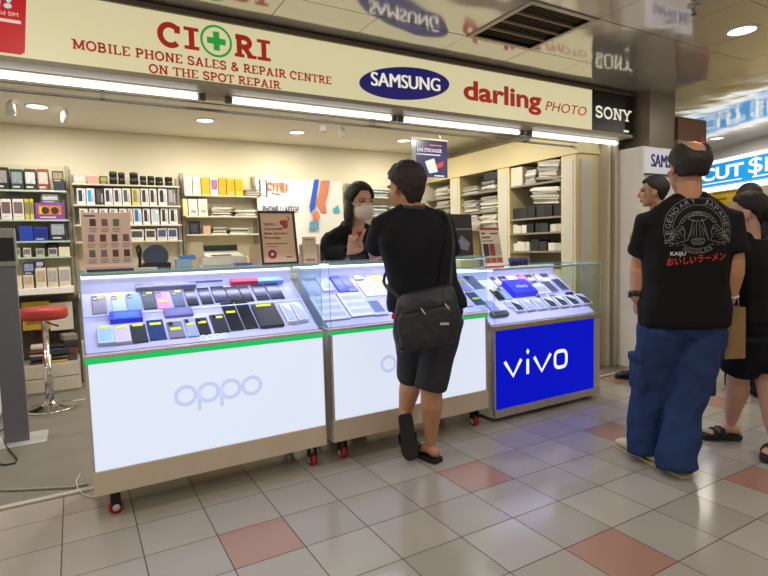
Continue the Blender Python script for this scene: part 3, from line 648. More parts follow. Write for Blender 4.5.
for k, (s, ww) in enumerate((('2021', .32), ('Carousell', .5), ('Best Service', .62), ('Provider', .44))): put_text(mb, s, (w*.14, -.0005, h*(.73-.085*k)), X_, Z_, w*ww, .014, .001, off=.02)
mb.mm((w*.16, -.001, h*.38), (w*.75, 0, h*.395)); mb.mm((w*.16, -.001, h*.33), (w*.45, 0, h*.34)); mb.mm((w*.68, -.001, h*.12), (w*.84, 0, h*.14)); mb.build('lettering', mat('#6a3a35', .6), t)
mb = MB(); mb.cyl((w*.3, 0, h*.19), (w*.3, -.001, h*.19), .026, n=24); mb.build('seal', mat('#8c1f2c', .5), t)
mb = MB(); mb.prism([(w*.3+(.014 if i % 2 == 0 else .006)*math.sin(i*PI/5), h*.19+(.014 if i % 2 == 0 else .006)*math.cos(i*PI/5)) for i in range(10)], (0, -.0012, 0), X_, Z_, .0008); mb.build('star', mat('#e8d8c8', .5), t)
mb = MB(); mb.ell((w*.72, -.001, h*.75), (.018, .001, .026)); mb.ell((w*.63, -.001, h*.78), (.012, .001, .014)); mb.tube([(w*.8, -.001, h*.8), (w*.84, -.001, h*.87), (w*.8, -.001, h*.9)], .003); mb.build('emblem', mat('#a02f42', .5, var=.4, vs=50), t)
t, w, h = panel_stand('counter_card', 'small beige card standing beside the framed certificate', 'card', ((302, 236), (316, 235), (304, 262), (317, 261)), 2.96, .004, mat('#d8c3a6', .5), lean=.1, z=TOP)
mb = MB()
for z in (.87, .12, .07): mb.mm((w*.15, -.001, h*z), (w*.85, 0, h*z+.006))
mb.build('caption', mat('#b06a48', .5), t)
t = thing('stapler_box', 'small black box with a red top behind the beige card', 'box', (1.235, 3.08, TOP)); MB().mm((0, 0, 0), (.065, .06, .12), .004).build('carton', mat('#23232c', .5), t); MB().mm((.005, .005, .12), (.06, .055, .15), .008).build('lid', mat('#a5303a', .5), t)
b3 = mat('#b59a78', .6)
tag(MB().mm((1.20, 3.06, TOP), (1.32, 3.1, TOP+.11), .003).build('carton', b3), 'small brown carton behind the beige card', 'box')
# cash drawer / printer and clutter on the near counter
t = thing('receipt_printer', 'cream flat receipt printer with a raised dark lid on the counter', 'printer', (.63, 3.13, TOP))
MB().mm((0, 0, 0), (.26, .18, .05), .008).build('body', mat('#d9d3b8', .5), t); MB().prism([(0, .05), (.18, .05), (.18, .085), (.03, .06)], (.24, 0, 0), Y_, Z_, -.22).build('cover', mat('#e4dfc8', .5), t); MB().mm((.0, .182, .03), (.25, .192, .12), .002).build('lid', mat('#2c3a30', .5), t); MB().mm((.06, .02, .058), (.17, .05, .064)).build('slot', mat('#77786a', .5), t)
tag(MB().box((.62, 3.2, TOP+.07), (.07, .008, .14), Matrix.Rotation(-.2, 3, 'X')).build('counter_card', mat('#d3c39a', .6)), 'tall thin tan card standing beside the cream printer', 'card')
t = thing('tape_dispenser', 'round dark grey tape dispenser beside the phone picture board', 'tape dispenser', (.40, 3.2, TOP)); MB().cyl((0, 0, .065), (0, .05, .065), .065, n=28).build('roll', mat('#3c4550', .5), t); MB().mm((-.07, -.005, 0), (.075, .055, .03), .006).build('base', BLACK, t)
mb = MB(); mb.mm((-.01, 0, 0), (.06, .04, .008)); mb.tube([(.02, .02, 0), (.03, .02, .1), (.02, .02, .13)], .008); mb.tube([(.03, .02, .0), (.01, .02, .12)], .005)
o = mb.build('pen_holder', BLACK); o.location = (.29, 3.16, TOP); tag(o, 'thin black pen stand between picture board and tape dispenser', 'pen stand')
for k, (x, y, dz, sz, c, lb) in enumerate(((.50, 3.18, 0, (.08, .05, .045), '#8fb4c0', 'pale teal packet beside the tape dispenser'), (.52, 3.18, .0455, (.085, .05, .02), '#4a84c4', 'blue and white packet lying on the pale teal packet'), (.27, 3.09, 0, (.12, .06, .008), '#d9cf9a', 'yellowish slip pad lying beside the tape dispenser'), (.93, 3.2, 0, (.11, .05, .12), '#c6b48c', 'tan upright box behind the framed certificate'), (.80, 3.07, 0, (.1, .05, .012), '#5a5f92', 'flat violet packet in front of the cream printer'))):
    tag(MB().mm((x, y, TOP+dz), (x+sz[0], y+sz[1], TOP+dz+sz[2]), .003).build('packet', mat(c, .5, var=.1)), lb, 'packet')
t = thing('card_terminal', 'black card terminal on the counter under the staff hand', 'card terminal', (1.55, 3.12, TOP), -.1); MB().mm((0, 0, 0), (.12, .15, .035), .012).build('body', BLACK, t); MB().box((.06, .11, .045), (.1, .07, .02), Matrix.Rotation(.25, 3, 'X'), .004).build('screen', SCRN, t)
t, w, h = panel_stand('laptop_poster', 'dark poster with a pale laptop picture behind the customer', 'poster board', ((450, 213), (472, 213), (451, 256), (475, 254)), 3.08, .006, mat('#2e2622', .4), lean=.08, z=TOP)
mb = MB(); mb.prism([(w*.2, h*.2), (w*.75, h*.12), (w*.85, h*.3), (w*.5, h*.5)], (0, -.001, 0), X_, Z_, .001); mb.mm((w*.05, -.001, h*.62), (w*.95, 0, h*.66)); mb.build('picture', mat('#8a7f92', .4, var=.3, vs=40), t)
tag(MB().box((2.385, 3.17, TOP+.07), (.05, .02, .14), Matrix.Rotation(-.1, 3, 'X')).build('blue_card', mat('#4f86a8', .5)), 'narrow blue card between dark poster and red brochure stand', 'card')
TOP3 = 1.0902
t, w, h = panel_stand('brochure_stand', 'red and white price brochure stand on the blue fronted counter', 'brochure stand', ((476, 226), (496, 225), (485, 266), (504, 263)), 2.92, .006, mat('#e6dcc9', .5, var=.02), lean=.2, z=TOP3)
mb = MB(); mb.mm((0, -.001, h*.94), (w, 0, h)); mb.mm((w*.06, -.001, h*.74), (w*.5, 0, h*.78)); mb.mm((0, -.001, 0), (w, 0, h*.05)); mb.build('red_band', mat('#b5372b', .5), t)
mb = MB(); mb.mm((w*.08, -.001, h*.84), (w*.25, 0, h*.88)); mb.mm((w*.5, -.001, h*.84), (w*.9, 0, h*.87)); mb.mm((w*.06, -.001, h*.66), (w*.6, 0, h*.68)); mb.build('lettering', INK, t)
for k in range(3): MB().mm((w*(.07+.31*k), -.0015, h*.3), (w*(.34+.31*k), 0, h*.6)).build('picture', mat(['#30261f', '#a33b3b', '#c9b8a8'][k], .4, var=.4, vs=60), t); MB().mm((w*(.07+.31*k), -.0015, h*.12), (w*(.34+.31*k), 0, h*.25)).build('price_square', mat('#c4623f', .5), t)
MB().mm((.01, 0, 0), (w-.01, .09, .01), .002).build('base', GLASS, t)
for k in range(4):
    t = thing('lens_cup', 'dark round cup on the blue fronted counter, %s from the brochure stand' % ORD[k], 'cup', (2.87+k*.058, 3.02+.01*k, TOP3), group='dark cups in a row beside the brochure stand')
    MB().lathe([(.019, 0), (.026, .055), (.027, .062), (.023, .062), (.018, .01)], n=20).build('cup', mat('#2b2a34', .3), t, True); MB().lathe([(.0268, .036), (.0285, .06), (.026, .06)], n=20).build('band', mat('#4a4c7c', .4), t, True)
t = thing('amber_box', 'low amber box at the back of the blue fronted counter', 'box', (3.1, 3.18, TOP3)); MB().mm((0, 0, 0), (.12, .08, .06), .004).build('carton', mat('#a8843a', .5), t)
# ================================================================ SHELVES ON THE BACK WALL
SHG = mat('#a9c2b0', .2, name='green_glass_shelf'); SHW = mat('#cfc7b2', .5, name='cream_shelf')
UPR = mat('#a39b88', .4, .4, name='slotted_upright')
def sheln(px, py, Y): return aty(px, py, Y).z
def shelf_unit(name, label, x0, x1, yf, yb, zs, top, base, glassy, group):
    t = thing(name, label, 'shelving', (x0, yf, 0), group=group); W, D = x1-x0, yb-yf
    for xx in (-.012, W-.012): MB().mm((xx, D-.06, base), (xx+.03, D-.01, top)).build('upright', UPR, t)
    MB().mm((0, D-.012, base), (W, D, top)).build('back_panel', mat('#d8cfae', .6, var=.03), t)
    for z in zs: MB().mm((.005, 0, z-.016), (W-.005, D-.012, z), .002).build('shelf_board', SHG if glassy else SHW, t)
    return t
YF, YB = 5.84, 6.11
GU = 'shelving units along the back wall'
def unit_items(items, Y, depth, group, unit, row):
    """items: (x0, x1, ytop, ybot px, colour, print colour, kind, what)"""
    n = len(items)
    for k, it in enumerate(items):
        x0, x1, yt, z, col, pr, kind, what = it
        m_ = (x0+x1)/2
        a = aty(x0, yt, Y); b = aty(x1, yt, Y); w = (b-a).length*.95; h = max(.02, (a.z+b.z)/2-z)
        lb = '%s, %s along %s' % (what, ORD[k], row) if n > 1 else '%s on %s' % (what, row)
        nm, cat = {'box': ('carton', 'box'), 'phone': ('phone_carton', 'box'), 'lens': ('camera_lens', 'lens'), 'pack': ('carton', 'box')}[kind]
        t = thing(nm, lb, cat, (a.x, Y, z+.0005), group=group)
        if kind == 'lens':
            r = w*.48; MB().lathe([(r*.8, 0), (r*.86, h*.1), (r, h*.14), (r, h*.45), (r*.9, h*.5), (r*.9, h*.62), (r, h*.66), (r, h*.95), (r*.92, h)], (w/2, r+.01, 0), n=20).build('barrel', mat(col, .35), t, True)
            MB().lathe([(r*.93, h*.97), (r*.93, h*1.02), (r*.8, h*1.02)], (w/2, r+.01, 0), n=20).build('cap', mat('#2a2a2c', .4), t, True)
            continue
        MB().mm((0, 0, 0), (w, depth, h), .002).build('carton', mat(col, .45, var=.03), t)
        if kind == 'phone': 
            MB().mm((w*.16, -.0012, h*.2), (w*.6, 0, h*.9)).build('picture', mat(pr, .35, var=.15, vs=60), t); MB().mm((w*.7, -.0012, h*.15), (w*.86, 0, h*.7)).build('lettering', mat('#b0a8b0', .5), t)
        elif kind == 'box' and pr:
            MB().mm((w*.1, -.0012, h*.3), (w*.9, 0, h*.85)).build('picture', mat(pr, .4, var=.5, vs=70), t); MB().mm((w*.15, -.0012, h*.1), (w*.7, 0, h*.18)).build('lettering', mat('#c8c0b0', .5), t)
# --- unit A (stool side)
zA = {k: sheln(35, y, YF) for k, y in dict(s1=190, s2=219.5, s3=241, s4=257, s5=288).items()}
tA = shelf_unit('shelving_unit', 'shelving unit of packed cartons above the red stool', -1.15, -.005, YF, YB, [zA[k] for k in ('s1', 's2', 's3', 's4')], 2.12, .85, True, GU)
MB().mm((0, -.06, zA['s5']-.06), (1.14, .258, zA['s5']), .004).build('ledge', WHITE, tA)
gr = 'cartons on the shelving unit above the stool'
unit_items([(-28, -12, 168, zA['s1'], '#26262c', '#8a8a90', 'box', 'dark printed carton'), (-11, 8.5, 167, zA['s1'], '#24252a', '#8f8d8a', 'box', 'black carton with white print'), (9.5, 23, 169, zA['s1'], '#30353a', '#7d8a8c', 'box', 'dark grey carton'), (23.5, 36, 169, zA['s1'], '#2a2d30', '#b8bcba', 'box', 'black and white carton'), (36.5, 48.5, 169, zA['s1'], '#7a3a34', '#b8b0a4', 'box', 'grey carton with a red top'), (53, 64.5, 182.5, zA['s1'], '#2d3148', None, 'pack', 'navy carton')], YF+.02, .16, gr, '', 'the top shelf above the stool')
zz = sheln(58, 182, YF+.02); unit_items([(51.5, 63.5, 171, zz, '#3c3b28', '#8c8468', 'box', 'dark olive carton stacked on the navy carton')], YF+.03, .14, gr, '', 'the top shelf above the stool')
unit_items([(-24, -13, 200, zA['s2'], '#ddd6cc', '#8a6a6a', 'box', 'white carton'), (-12, -1, 200, zA['s2'], '#dcd6cc', '#6a5a62', 'box', 'white carton'), (0, 11, 199, zA['s2'], '#e0d8d0', '#6c5a60', 'box', 'white earphone carton'), (12, 23.5, 199, zA['s2'], '#ddd4cd', '#7a626a', 'box', 'white earphone carton'), (24, 28.5, 199, zA['s2'], '#c9b83a', '#7a7a5a', 'box', 'slim yellow-topped pack'), (29, 33, 199, zA['s2'], '#c9b83a', '#7a7a5a', 'box', 'slim yellow-topped pack'), (34.5, 65, 203, zA['s2'], '#7a3f98', '#e0782e', 'box', 'purple and orange boombox carton')], YF+.02, .14, gr, '', 'the second shelf above the stool')
bx = [o for o in COL.objects if 'boombox' in o.get('label', '')][0]
ww = max(v.co.x for v in bx.children[0].data.vertices); hh = max(v.co.z for v in bx.children[0].data.vertices)
for s in (.35, .68): MB().cyl((ww*s, 0, hh*.55), (ww*s, -.004, hh*.55), hh*.2, n=20).build('speaker_cone', mat('#3a2520', .5), bx)
MB().mm((ww*.16, -.003, hh*.35), (ww*.24, 0, hh*.75)).build('yellow_patch', mat('#d9c62e', .5), bx)
zz = sheln(50, 203, YF+.02); unit_items([(40, 60, 193, zz, '#55545c', '#b5b5bc', 'box', 'flat grey carton lying on the boombox carton')], YF+.03, .12, gr, '', 'the second shelf above the stool')
zz = sheln(12, 199, YF+.02); unit_items([(7, 20, 193.5, zz, '#1e1e20', None, 'pack', 'flat black carton on the white earphone cartons')], YF+.03, .1, gr, '', 'the second shelf above the stool')
unit_items([(-20, -2, 228, zA['s3'], '#3a3a3e', None, 'pack', 'dark grey carton'), (0, 13, 228, zA['s3'], '#4a4a4c', '#2a2a2c', 'box', 'dark grey carton'), (18.5, 33, 226, zA['s3'], '#1c3fa6', None, 'pack', 'bright blue carton'), (33.2, 48, 227, zA['s3'], '#1a379a', '#132a7a', 'box', 'bright blue carton'), (49, 66, 221, zA['s3'], '#232744', '#9aa0aa', 'box', 'navy carton with a game pad picture')], YF+.02, .15, gr, '', 'the third shelf above the stool')
unit_items([(15, 20, 248, zA['s4'], '#b8b2a8', '#77706a', 'box', 'small grey carton'), (23, 31, 248, zA['s4'], '#c9c3b8', '#77706a', 'box', 'small white camera carton'), (35.5, 44.5, 248.5, zA['s4'], '#b5b4ac', '#70706c', 'box', 'small grey camera carton'), (48, 57.5, 248, zA['s4'], '#b0b0aa', '#5a5c60', 'box', 'small grey carton under a black pouch'), (58.5, 70, 247, zA['s4'], '#d9d2b0', None, 'pack', 'small cream carton')], YF+.02, .13, gr, '', 'the fourth shelf above the stool')
unit_items([(14, 22, 276, zA['s5'], '#d9ccac', None, 'pack', 'beige carton'), (22.8, 33.5, 275, zA['s5'], '#d6c8a8', '#b8a888', 'box', 'beige carton under a navy carton'), (35, 46, 268, zA['s5'], '#ddd2b6', '#b8a888', 'box', 'tall beige carton'), (47, 57.5, 268, zA['s5'], '#cfc6b4', '#a8a8a4', 'box', 'beige carton with grey label'), (58.5, 70.5, 267, zA['s5'], '#d8ceb2', '#a9a9a6', 'box', 'beige carton with broad grey label')], YF-.03, .16, gr, '', 'the white ledge above the stool')
zz = sheln(28, 275, YF-.03); unit_items([(22.5, 34.5, 262, zz, '#2a3056', '#8a92b8', 'box', 'navy carton stacked on a beige carton'), ], YF-.02, .14, gr, '', 'the white ledge')
zz = sheln(40, 268, YF-.03); unit_items([(35, 44, 261, zz, '#262c4e', '#a9b0d0', 'box', 'small navy carton lying on the tall beige carton')], YF-.02, .14, gr, '', 'the white ledge')
t = thing('black_pouch', 'small black pouch on a grey carton on the fourth shelf', 'pouch', (aty(52, 248, YF).x, YF+.08, sheln(52, 248, YF+.02))); MB().ell((0, 0, .02), (.06, .05, .035)).build('pouch', BLACK, t, True)
# under the ledge
gp = thing('grid_panel', 'dark wire grid panel under the white ledge behind the stool', 'grid panel', (-1.1, 5.98, .42))
mb = MB()
for i in range(30): mb.cyl((i*.037, 0, 0), (i*.037, 0, .42), .003, n=6)
for j in range(9): mb.cyl((0, .004, j*.052), (1.08, .004, j*.052), .003, n=6)
mb.build('wire_grid', mat('#4a443c', .5, .5), gp); MB().mm((-.02, .06, -.12), (1.1, .07, .46)).build('backing', mat('#5d564c', .8), gp)
LOW = [('carton', 'yellow carton with dark print behind the red stool seat', 'box', (23, 301, 49, 331), '#c9a426', '#8a7422'), ('carton', 'white carton leaning under the ledge beside the yellow carton', 'box', (50.5, 302, 72, 331), '#d6d0c0', None)]
for nm, lb, cat, (x0, y0, x1, y1), c, pc in LOW:
    a, b = aty(x0, y1, 5.9), aty(x1, y0, 5.9); t = thing(nm, lb, cat, (a.x, 5.9, a.z)); w, h = b.x-a.x, b.z-a.z
    MB().mm((0, 0, 0), (w, .07, h), .003).build('carton', mat(c, .5), t)
    if pc: MB().mm((w*.12, -.001, h*.2), (w*.88, 0, h*.8)).build('picture', mat(pc, .5, var=.3), t)
    else: MB().mm((w*.08, -.001, h*.82), (w*.3, 0, h*.9)).build('lettering', INK, t)
# low cabinet and the heap on it
zl = .28
lc = thing('low_cabinet', 'low pale drawer cabinet standing on the floor behind the stool', 'cabinet', (-1.1, 5.72, 0)); MB().mm((0, .015, 0), (1.1, .34, zl)).build('body', mat('#b8b0a0', .5), lc)
for j in range(2): MB().mm((.01, 0, .02+j*.13), (1.09, .014, .14+j*.13), .003).build('drawer', mat('#c6bfb0', .5), lc)
random.seed(4)
heap = [('#3b3634', 'dark folded pouch'), ('#c9ac3c', 'yellow flat packet'), ('#33364a', 'navy flat packet'), ('#5a5450', 'grey flat pouch'), ('#b9b0a6', 'pale flat packet'), ('#2c2b30', 'black flat packet'), ('#8a4a44', 'dull red packet'), ('#3a4260', 'blue-grey packet'), ('#d0c8ba', 'white flat packet'), ('#262428', 'black bundled pouch')]
zc = zl+.001
for k in range(10):
    th = random.uniform(.018, .032); c, lb = heap[k]; xo = -.33+(k % 2)*.14 if k > 1 else -.2
    lbl = lb+' in the heap behind the stool post, %s from the bottom' % ORD[k//2]
    if k % 2 == 0 and k: zc += .034
    t = MB().box((0, 0, th/2), (random.uniform(.13, .15)*(1 if k % 2 else 1), .16, th), Matrix.Rotation(random.uniform(-.15, .15), 3, 'Z'), .006).build('packet', mat(c, .5, var=.15)); t.location = (-.42+.155*(k % 2)+.16*0+(.1), 5.82, zc); tag(t, lbl, 'packet', 'packets heaped behind the stool')
for k in range(4):
    c = ['#4a4440', '#6a2f2c', '#2e2c30', '#827a70'][k]; t = MB().box((0, 0, .03), (.12, .15, .06), Matrix.Rotation(random.uniform(-.3, .3), 3, 'Z'), .008).build('packet', mat(c, .5, var=.2)); t.location = (-.08, 5.83, zl+.001+.062*k); tag(t, ['dark brown', 'dull red', 'black', 'grey'][k]+' carton stacked beside the counter side behind the stool', 'box', 'packets heaped behind the stool')
# --- unit B (middle, phones)
YBf = 5.88
zB = {k: sheln(125, y, YBf) for k, y in dict(s1=184.5, s2=205, s3=224.5, s4=241).items()}
tB = shelf_unit('shelving_unit', 'shelving unit of phone cartons with camera lenses on top', .03, 1.005, YBf, YB, [zB['s1'], zB['s2'], zB['s3'], zB['s4']], 2.04, .0, False, GU)
MB().mm((0, -.0, .85), (.97, .22, .88)).build('ledge', WHITE, tB)
gr = 'cartons and lenses on the middle shelving unit'
unit_items([(73, 86, 174, zB['s1'], '#b9bfa6', '#d6d8c8', 'box', 'pale green carton'), (87, 98.5, 176, zB['s1'], '#d89a94', None, 'pack', 'pink carton'), (99.5, 107.5, 176, zB['s1'], '#3a3830', '#a89a3a', 'box', 'dark carton with yellow picture')], YBf+.02, .13, gr, '', 'the lens shelf')
unit_items([(109, 117.5, 171.5, zB['s1'], '#17171a', None, 'lens', 'black camera lens'), (118, 125.5, 172.5, zB['s1'], '#17171a', None, 'lens', 'black camera lens'), (129.5, 139, 172.5, zB['s1'], '#161618', None, 'lens', 'large black camera lens'), (140, 147, 176, zB['s1'], '#17171a', None, 'lens', 'small black camera lens'), (147.5, 155, 176, zB['s1'], '#17171a', None, 'lens', 'small black camera lens'), (155.5, 164, 177, zB['s1'], '#1b1b1e', None, 'lens', 'short black camera lens'), (165, 173.5, 177, zB['s1'], '#1b1b1e', None, 'lens', 'short black camera lens')], YBf+.02, .13, 'black camera lenses on the middle shelving unit', '', 'the lens row, counting from the pink carton')
r2 = [('#e3dfd6', '#27305c', 'white phone carton with navy picture'), ('#dfe0e0', '#3a9ad0', 'white phone carton with sky blue picture'), ('#2f2d2a', '#55524c', 'dark phone carton'), ('#e3dfd6', '#2a2f4a', 'white phone carton with navy picture'), ('#e3dfd6', '#3a3a56', 'white phone carton with indigo picture'), ('#dcdccf', '#4c5a58', 'white phone carton with green-grey picture'), ('#d2c67c', '#8c8a58', 'yellow-edged phone carton'), ('#e3dfd6', '#3a3438', 'white phone carton with black picture'), ('#e3dfd6', '#34323c', 'white phone carton with black picture'), ('#e6e2da', '#2c2a34', 'white phone carton with black picture'), ('#6d6c68', '#a2a19c', 'grey phone carton with ring picture')]
xsr = [(76.5, 85.5), (86, 94.5), (95, 103.5), (104, 112.5), (113, 121.5), (122, 130.5), (131.5, 140), (140.5, 148.5), (149, 156.5), (158, 166.8), (167.2, 176)]
unit_items([(a, b, 188.5, zB['s2'], r2[k][0], r2[k][1], 'phone', r2[k][2]) for k, (a, b) in enumerate(xsr)], YBf+.02, .1, gr, '', 'the shelf below the lenses')
r3 = [('#e0dcd2', '#8a8f9a', 'white phone carton with grey picture')]*5+[('#e0d8cc', '#c08a3a', 'white phone carton with orange picture'), ('#d8dde0', '#2f6aa0', 'white carton with blue script'), ('#e3dfd6', '#3c2a30', 'white phone carton with dark red picture'), ('#e0dcdc', '#a9c4cf', 'white phone carton with pale blue picture'), ('#e3dfd6', '#3a2c38', 'white phone carton with plum picture'), ('#e3dfd6', '#2c2c38', 'white phone carton with black picture')]
x3 = [(79, 88), (89, 98), (99, 108), (109, 118), (119, 127)]+[(127.5, 132.5), (133, 141.5), (142.5, 150), (151, 159), (160.5, 168), (169, 177.5)]
unit_items([(a, b, 208.5, zB['s3'], *r3[k][:2], 'phone', r3[k][2]) for k, (a, b) in enumerate(x3)], YBf+.02, .1, gr, '', 'the shelf above the camera cartons')
unit_items([(130, 144, 229.5, zB['s4'], '#dcd8cc', '#3f4c4c', 'box', 'white carton with teal camera picture'), (145, 156, 229, zB['s4'], '#dcd8cc', '#4a443c', 'box', 'white carton with black camera picture'), (157, 167, 228, zB['s4'], '#cfd0d2', '#47506a', 'box', 'white carton with chequered pictures'), (167.5, 177.5, 228, zB['s4'], '#cfd0d2', '#47506a', 'box', 'white carton with chequered pictures')], YBf+.02, .1, gr, '', 'the camera carton shelf')
# --- unit C (yellow cartons)
YC = 5.92
zC = {k: sheln(215, y, YC) for k, y in dict(s1=195, s2=216, s3=234).items()}
tC = shelf_unit('shelving_unit', 'shelving unit with yellow cartons beside the white banner', 1.05, 1.83, YC, YB, [zC['s1'], zC['s2'], zC['s3']], 2.1, .98, False, GU)
gr = 'cartons on the shelving unit beside the banner'
unit_items([(183.5, 192, 176.5, zC['s1'], '#e0dcd0', '#d2cec2', 'box', 'plain white carton'), (192.5, 200.5, 176.5, zC['s1'], '#e2ded2', '#d2cec2', 'box', 'plain white carton'), (201, 209.5, 177.5, zC['s1'], '#dfae1a', None, 'pack', 'yellow carton'), (210, 218, 177, zC['s1'], '#e6e4e0', '#a86a9a', 'box', 'white carton with rainbow figure'), (218.5, 226, 178, zC['s1'], '#dda818', None, 'pack', 'yellow carton'), (226.5, 234.5, 178.5, zC['s1'], '#e2b21c', '#d6a414', 'box', 'yellow carton'), (235, 243, 179, zC['s1'], '#e2b41c', '#d6a414', 'box', 'yellow carton')], YC+.01, .13, gr, '', 'the yellow carton shelf')
unit_items([(182.5, 187.5, 199, zC['s2'], '#ded29a', None, 'pack', 'slim pale yellow carton'), (188, 197.5, 199, zC['s2'], '#e0dccc', None, 'pack', 'white numbered carton'), (198, 207.5, 199, zC['s2'], '#e0dccc', None, 'pack', 'white numbered carton')], YC+.01, .13, gr, '', 'the shelf below the yellow cartons')
for o in [o for o in COL.objects if 'white numbered carton' in o.get('label', '')]:
    me = o.children[0].data; w = max(v.co.x for v in me.vertices); mb = MB(); put_text(mb, '78' if 'second' in o['label'] else '79', (w*.25, -.0005, .03), X_, Z_, w*.5, .03, .001); mb.build('lettering', INK, o)
random.seed(9)
def paper_pile(x0, x1, y0, y1, z, n, label, group, cols, dz=.012, hb=.011, axis='x'):
    for k in range(n):
        w = (x1-x0)*random.uniform(.75, .95); d = (y1-y0)*random.uniform(.8, .95)
        o = MB().box((0, 0, hb/2), (w, d, hb), Matrix.Rotation(random.uniform(-.06, .06), 3, 'Z'), .0015).build('packet', mat(random.choice(cols), .5, var=.08))
        o.location = ((x0+x1)/2+random.uniform(-.012, .012), (y0+y1)/2+random.uniform(-.01, .01), z+.001+k*dz); tag(o, label, 'packet', group)
PC = ['#d2cdb8', '#b9b4a2', '#8e8a7c', '#dcd8c6', '#6a675e', '#c4bfae']
xa, xb = aty(211, 210, YC).x, aty(234, 210, YC).x; paper_pile(xa, xb, YC+.02, YC+.17, zC['s2'], 8, 'flat paper packet in the pile beside the white numbered cartons', 'paper packets beside the numbered cartons', PC)
xa, xb = aty(235, 210, YC).x, aty(258, 210, YC).x; paper_pile(xa, xb, YC+.02, YC+.17, zC['s2'], 7, 'flat paper packet in the pile nearest the banner, middle shelf', 'paper packets nearest the banner', PC)
xa, xb = aty(246, 190, YC).x, aty(262, 190, YC).x; paper_pile(xa, xb, YC+.02, YC+.17, zC['s1'], 6, 'flat grey packet in the pile beside the last yellow carton', 'grey packets beside the yellow cartons', PC)
xa, xb = aty(212, 230, YC).x, aty(228, 230, YC).x; paper_pile(xa, xb, YC+.02, YC+.17, zC['s3'], 6, 'flat packet on the lowest seen shelf beside the black photo frame', 'packets beside the black photo frame', PC)
xa, xb = aty(229, 230, YC).x, aty(252, 230, YC).x; paper_pile(xa, xb, YC+.02, YC+.17, zC['s3'], 5, 'flat packet on the lowest seen shelf behind the framed certificate', 'packets behind the framed certificate', PC+['#c99a8a', '#9ab0c0'])
a = aty(189, 233, YC+.03); t = thing('photo_frame', 'small black photo frame on the shelf below the numbered cartons', 'photo frame', (a.x, YC+.03, zC['s3']+.001)); w = aty(201, 233, YC).x-a.x
mb = MB(); mb.mm((0, 0, 0), (w, .015, .02)); mb.mm((0, 0, .12), (w, .015, .14)); mb.mm((0, 0, .02), (.02, .015, .12)); mb.mm((w-.02, 0, .02), (w, .015, .12)); mb.build('frame', BLACK, t); MB().mm((.02, .008, .02), (w-.02, .014, .12)).build('picture', mat('#3f454e', .3, var=.4), t)
a = aty(204, 233, YC); tag(MB().mm((a.x, YC+.02, zC['s3']+.001), (a.x+.075, YC+.12, zC['s3']+.09), .003).build('carton', mat('#c9a58c', .5, var=.2)), 'small salmon carton beside the black photo frame', 'box', gr)
for k, (x0, x1, z0, z1_, c, lb) in enumerate(((1.1, 1.3, .98, 1.22, '#c4b794', 'tan carton in the clutter behind the cream printer'), (1.33, 1.5, .98, 1.25, '#b5aa88', 'drab carton in the clutter behind the framed certificate'), (1.55, 1.75, .98, 1.2, '#cfc39c', 'cream carton in the clutter behind the framed certificate'))):
    t = thing('carton', lb, 'box', (x0, YC-.1, z0)); MB().mm((0, 0, 0), (x1-x0, .15, z1_-z0), .003).build('carton', mat(c, .55, var=.1), t); MB().mm((.02, -.001, .03), (x1-x0-.02, 0, .1)).build('lettering', mat('#77705c', .5, var=.4), t)
st = thing('work_bench', 'cream work bench along the back wall under the banner', 'bench', (1.02, 5.75, 0)); MB().mm((0, 0, .93), (3.0, .35, .979)).build('top', SHW, st); MB().mm((.03, .03, 0), (2.97, .34, .929)).build('body', mat('#cbbf9c', .6), st)
# banner
bn = thing('banner', 'white vinyl banner with orange and navy lettering on the back wall', 'banner', (aty(257, 180, 6.0).x, 5.96, 1.2)); BW = aty(341, 190, 6.0).x-aty(257, 180, 6.0).x
bt = aty(255, 178, 5.96).z-1.2
mb = MB(); N = 24; vs = []; fs = []
for j in range(10):
    for i in range(N+1):
        x = BW*i/N; z = bt*j/9; vs.append((x-(.03*(j/9) if i == 0 else 0), .006*math.sin(x*9+j*.5)+.004*math.sin(x*23+j), z))
nv = len(vs); vs += [(x, y+.003, z) for x, y, z in vs]
for j in range(9):
    for i in range(N):
        a = j*(N+1)+i; fs += [(a, a+1, a+N+2, a+N+1), (nv+a, nv+a+N+1, nv+a+N+2, nv+a+1)]
mb.add(vs, fs); mb.build('sheet', mat('#e6e3d8', .45, var=.03, vs=4), bn, True)
def bl(px, py): p = aty(px, py, 5.945); return (p.x-bn.location.x, -.016, p.z-1.2)
def bpoly(mb, pts): mb.add([bl(*p) for p in pts]+[(q[0], q[1]+.004, q[2]) for q in [bl(*p) for p in pts]], [tuple(range(len(pts)))]+[tuple(range(len(pts), 2*len(pts)))[::-1]])
mb = MB(); p = bl(267, 190); q = bl(288, 189); serif_text(mb, 'CITRI', (p[0], p[1], p[2]), X_, Z_, q[0]-p[0], .085, th=.24, sth=.14); mb.build('lettering', mat('#d5652f', .5), bn, label='orange shop lettering')
mb = MB(); p = bl(272, 195); put_text(mb, 'MOBILE', p, X_, Z_, .13, .03, .001); p = bl(263, 212.5); put_text(mb, 'PHONE / LAPTOP', p, X_, Z_, bl(299, 212)[0]-p[0], .075, .001, off=.015); mb.build('lettering', mat('#2c3a78', .5), bn, label='navy lettering')
mb = MB(); P = lambda a, b: V(bl(263.5, 188))+X_*a+Z_*b
stroke_quads(mb, [(-.04, -.085), (.035, -.095), (.035, .085), (-.04, .095), (-.04, -.085)], .014, P); mb.build('phone_emblem', mat('#2c3a6a', .5), bn)
mb = MB(); bpoly(mb, [(314.5, 179.5), (319, 179.5), (314.5, 208), (310.5, 213), (309.5, 207)]); mb.build('blue_ribbon', mat('#2b5cc0', .5), bn)
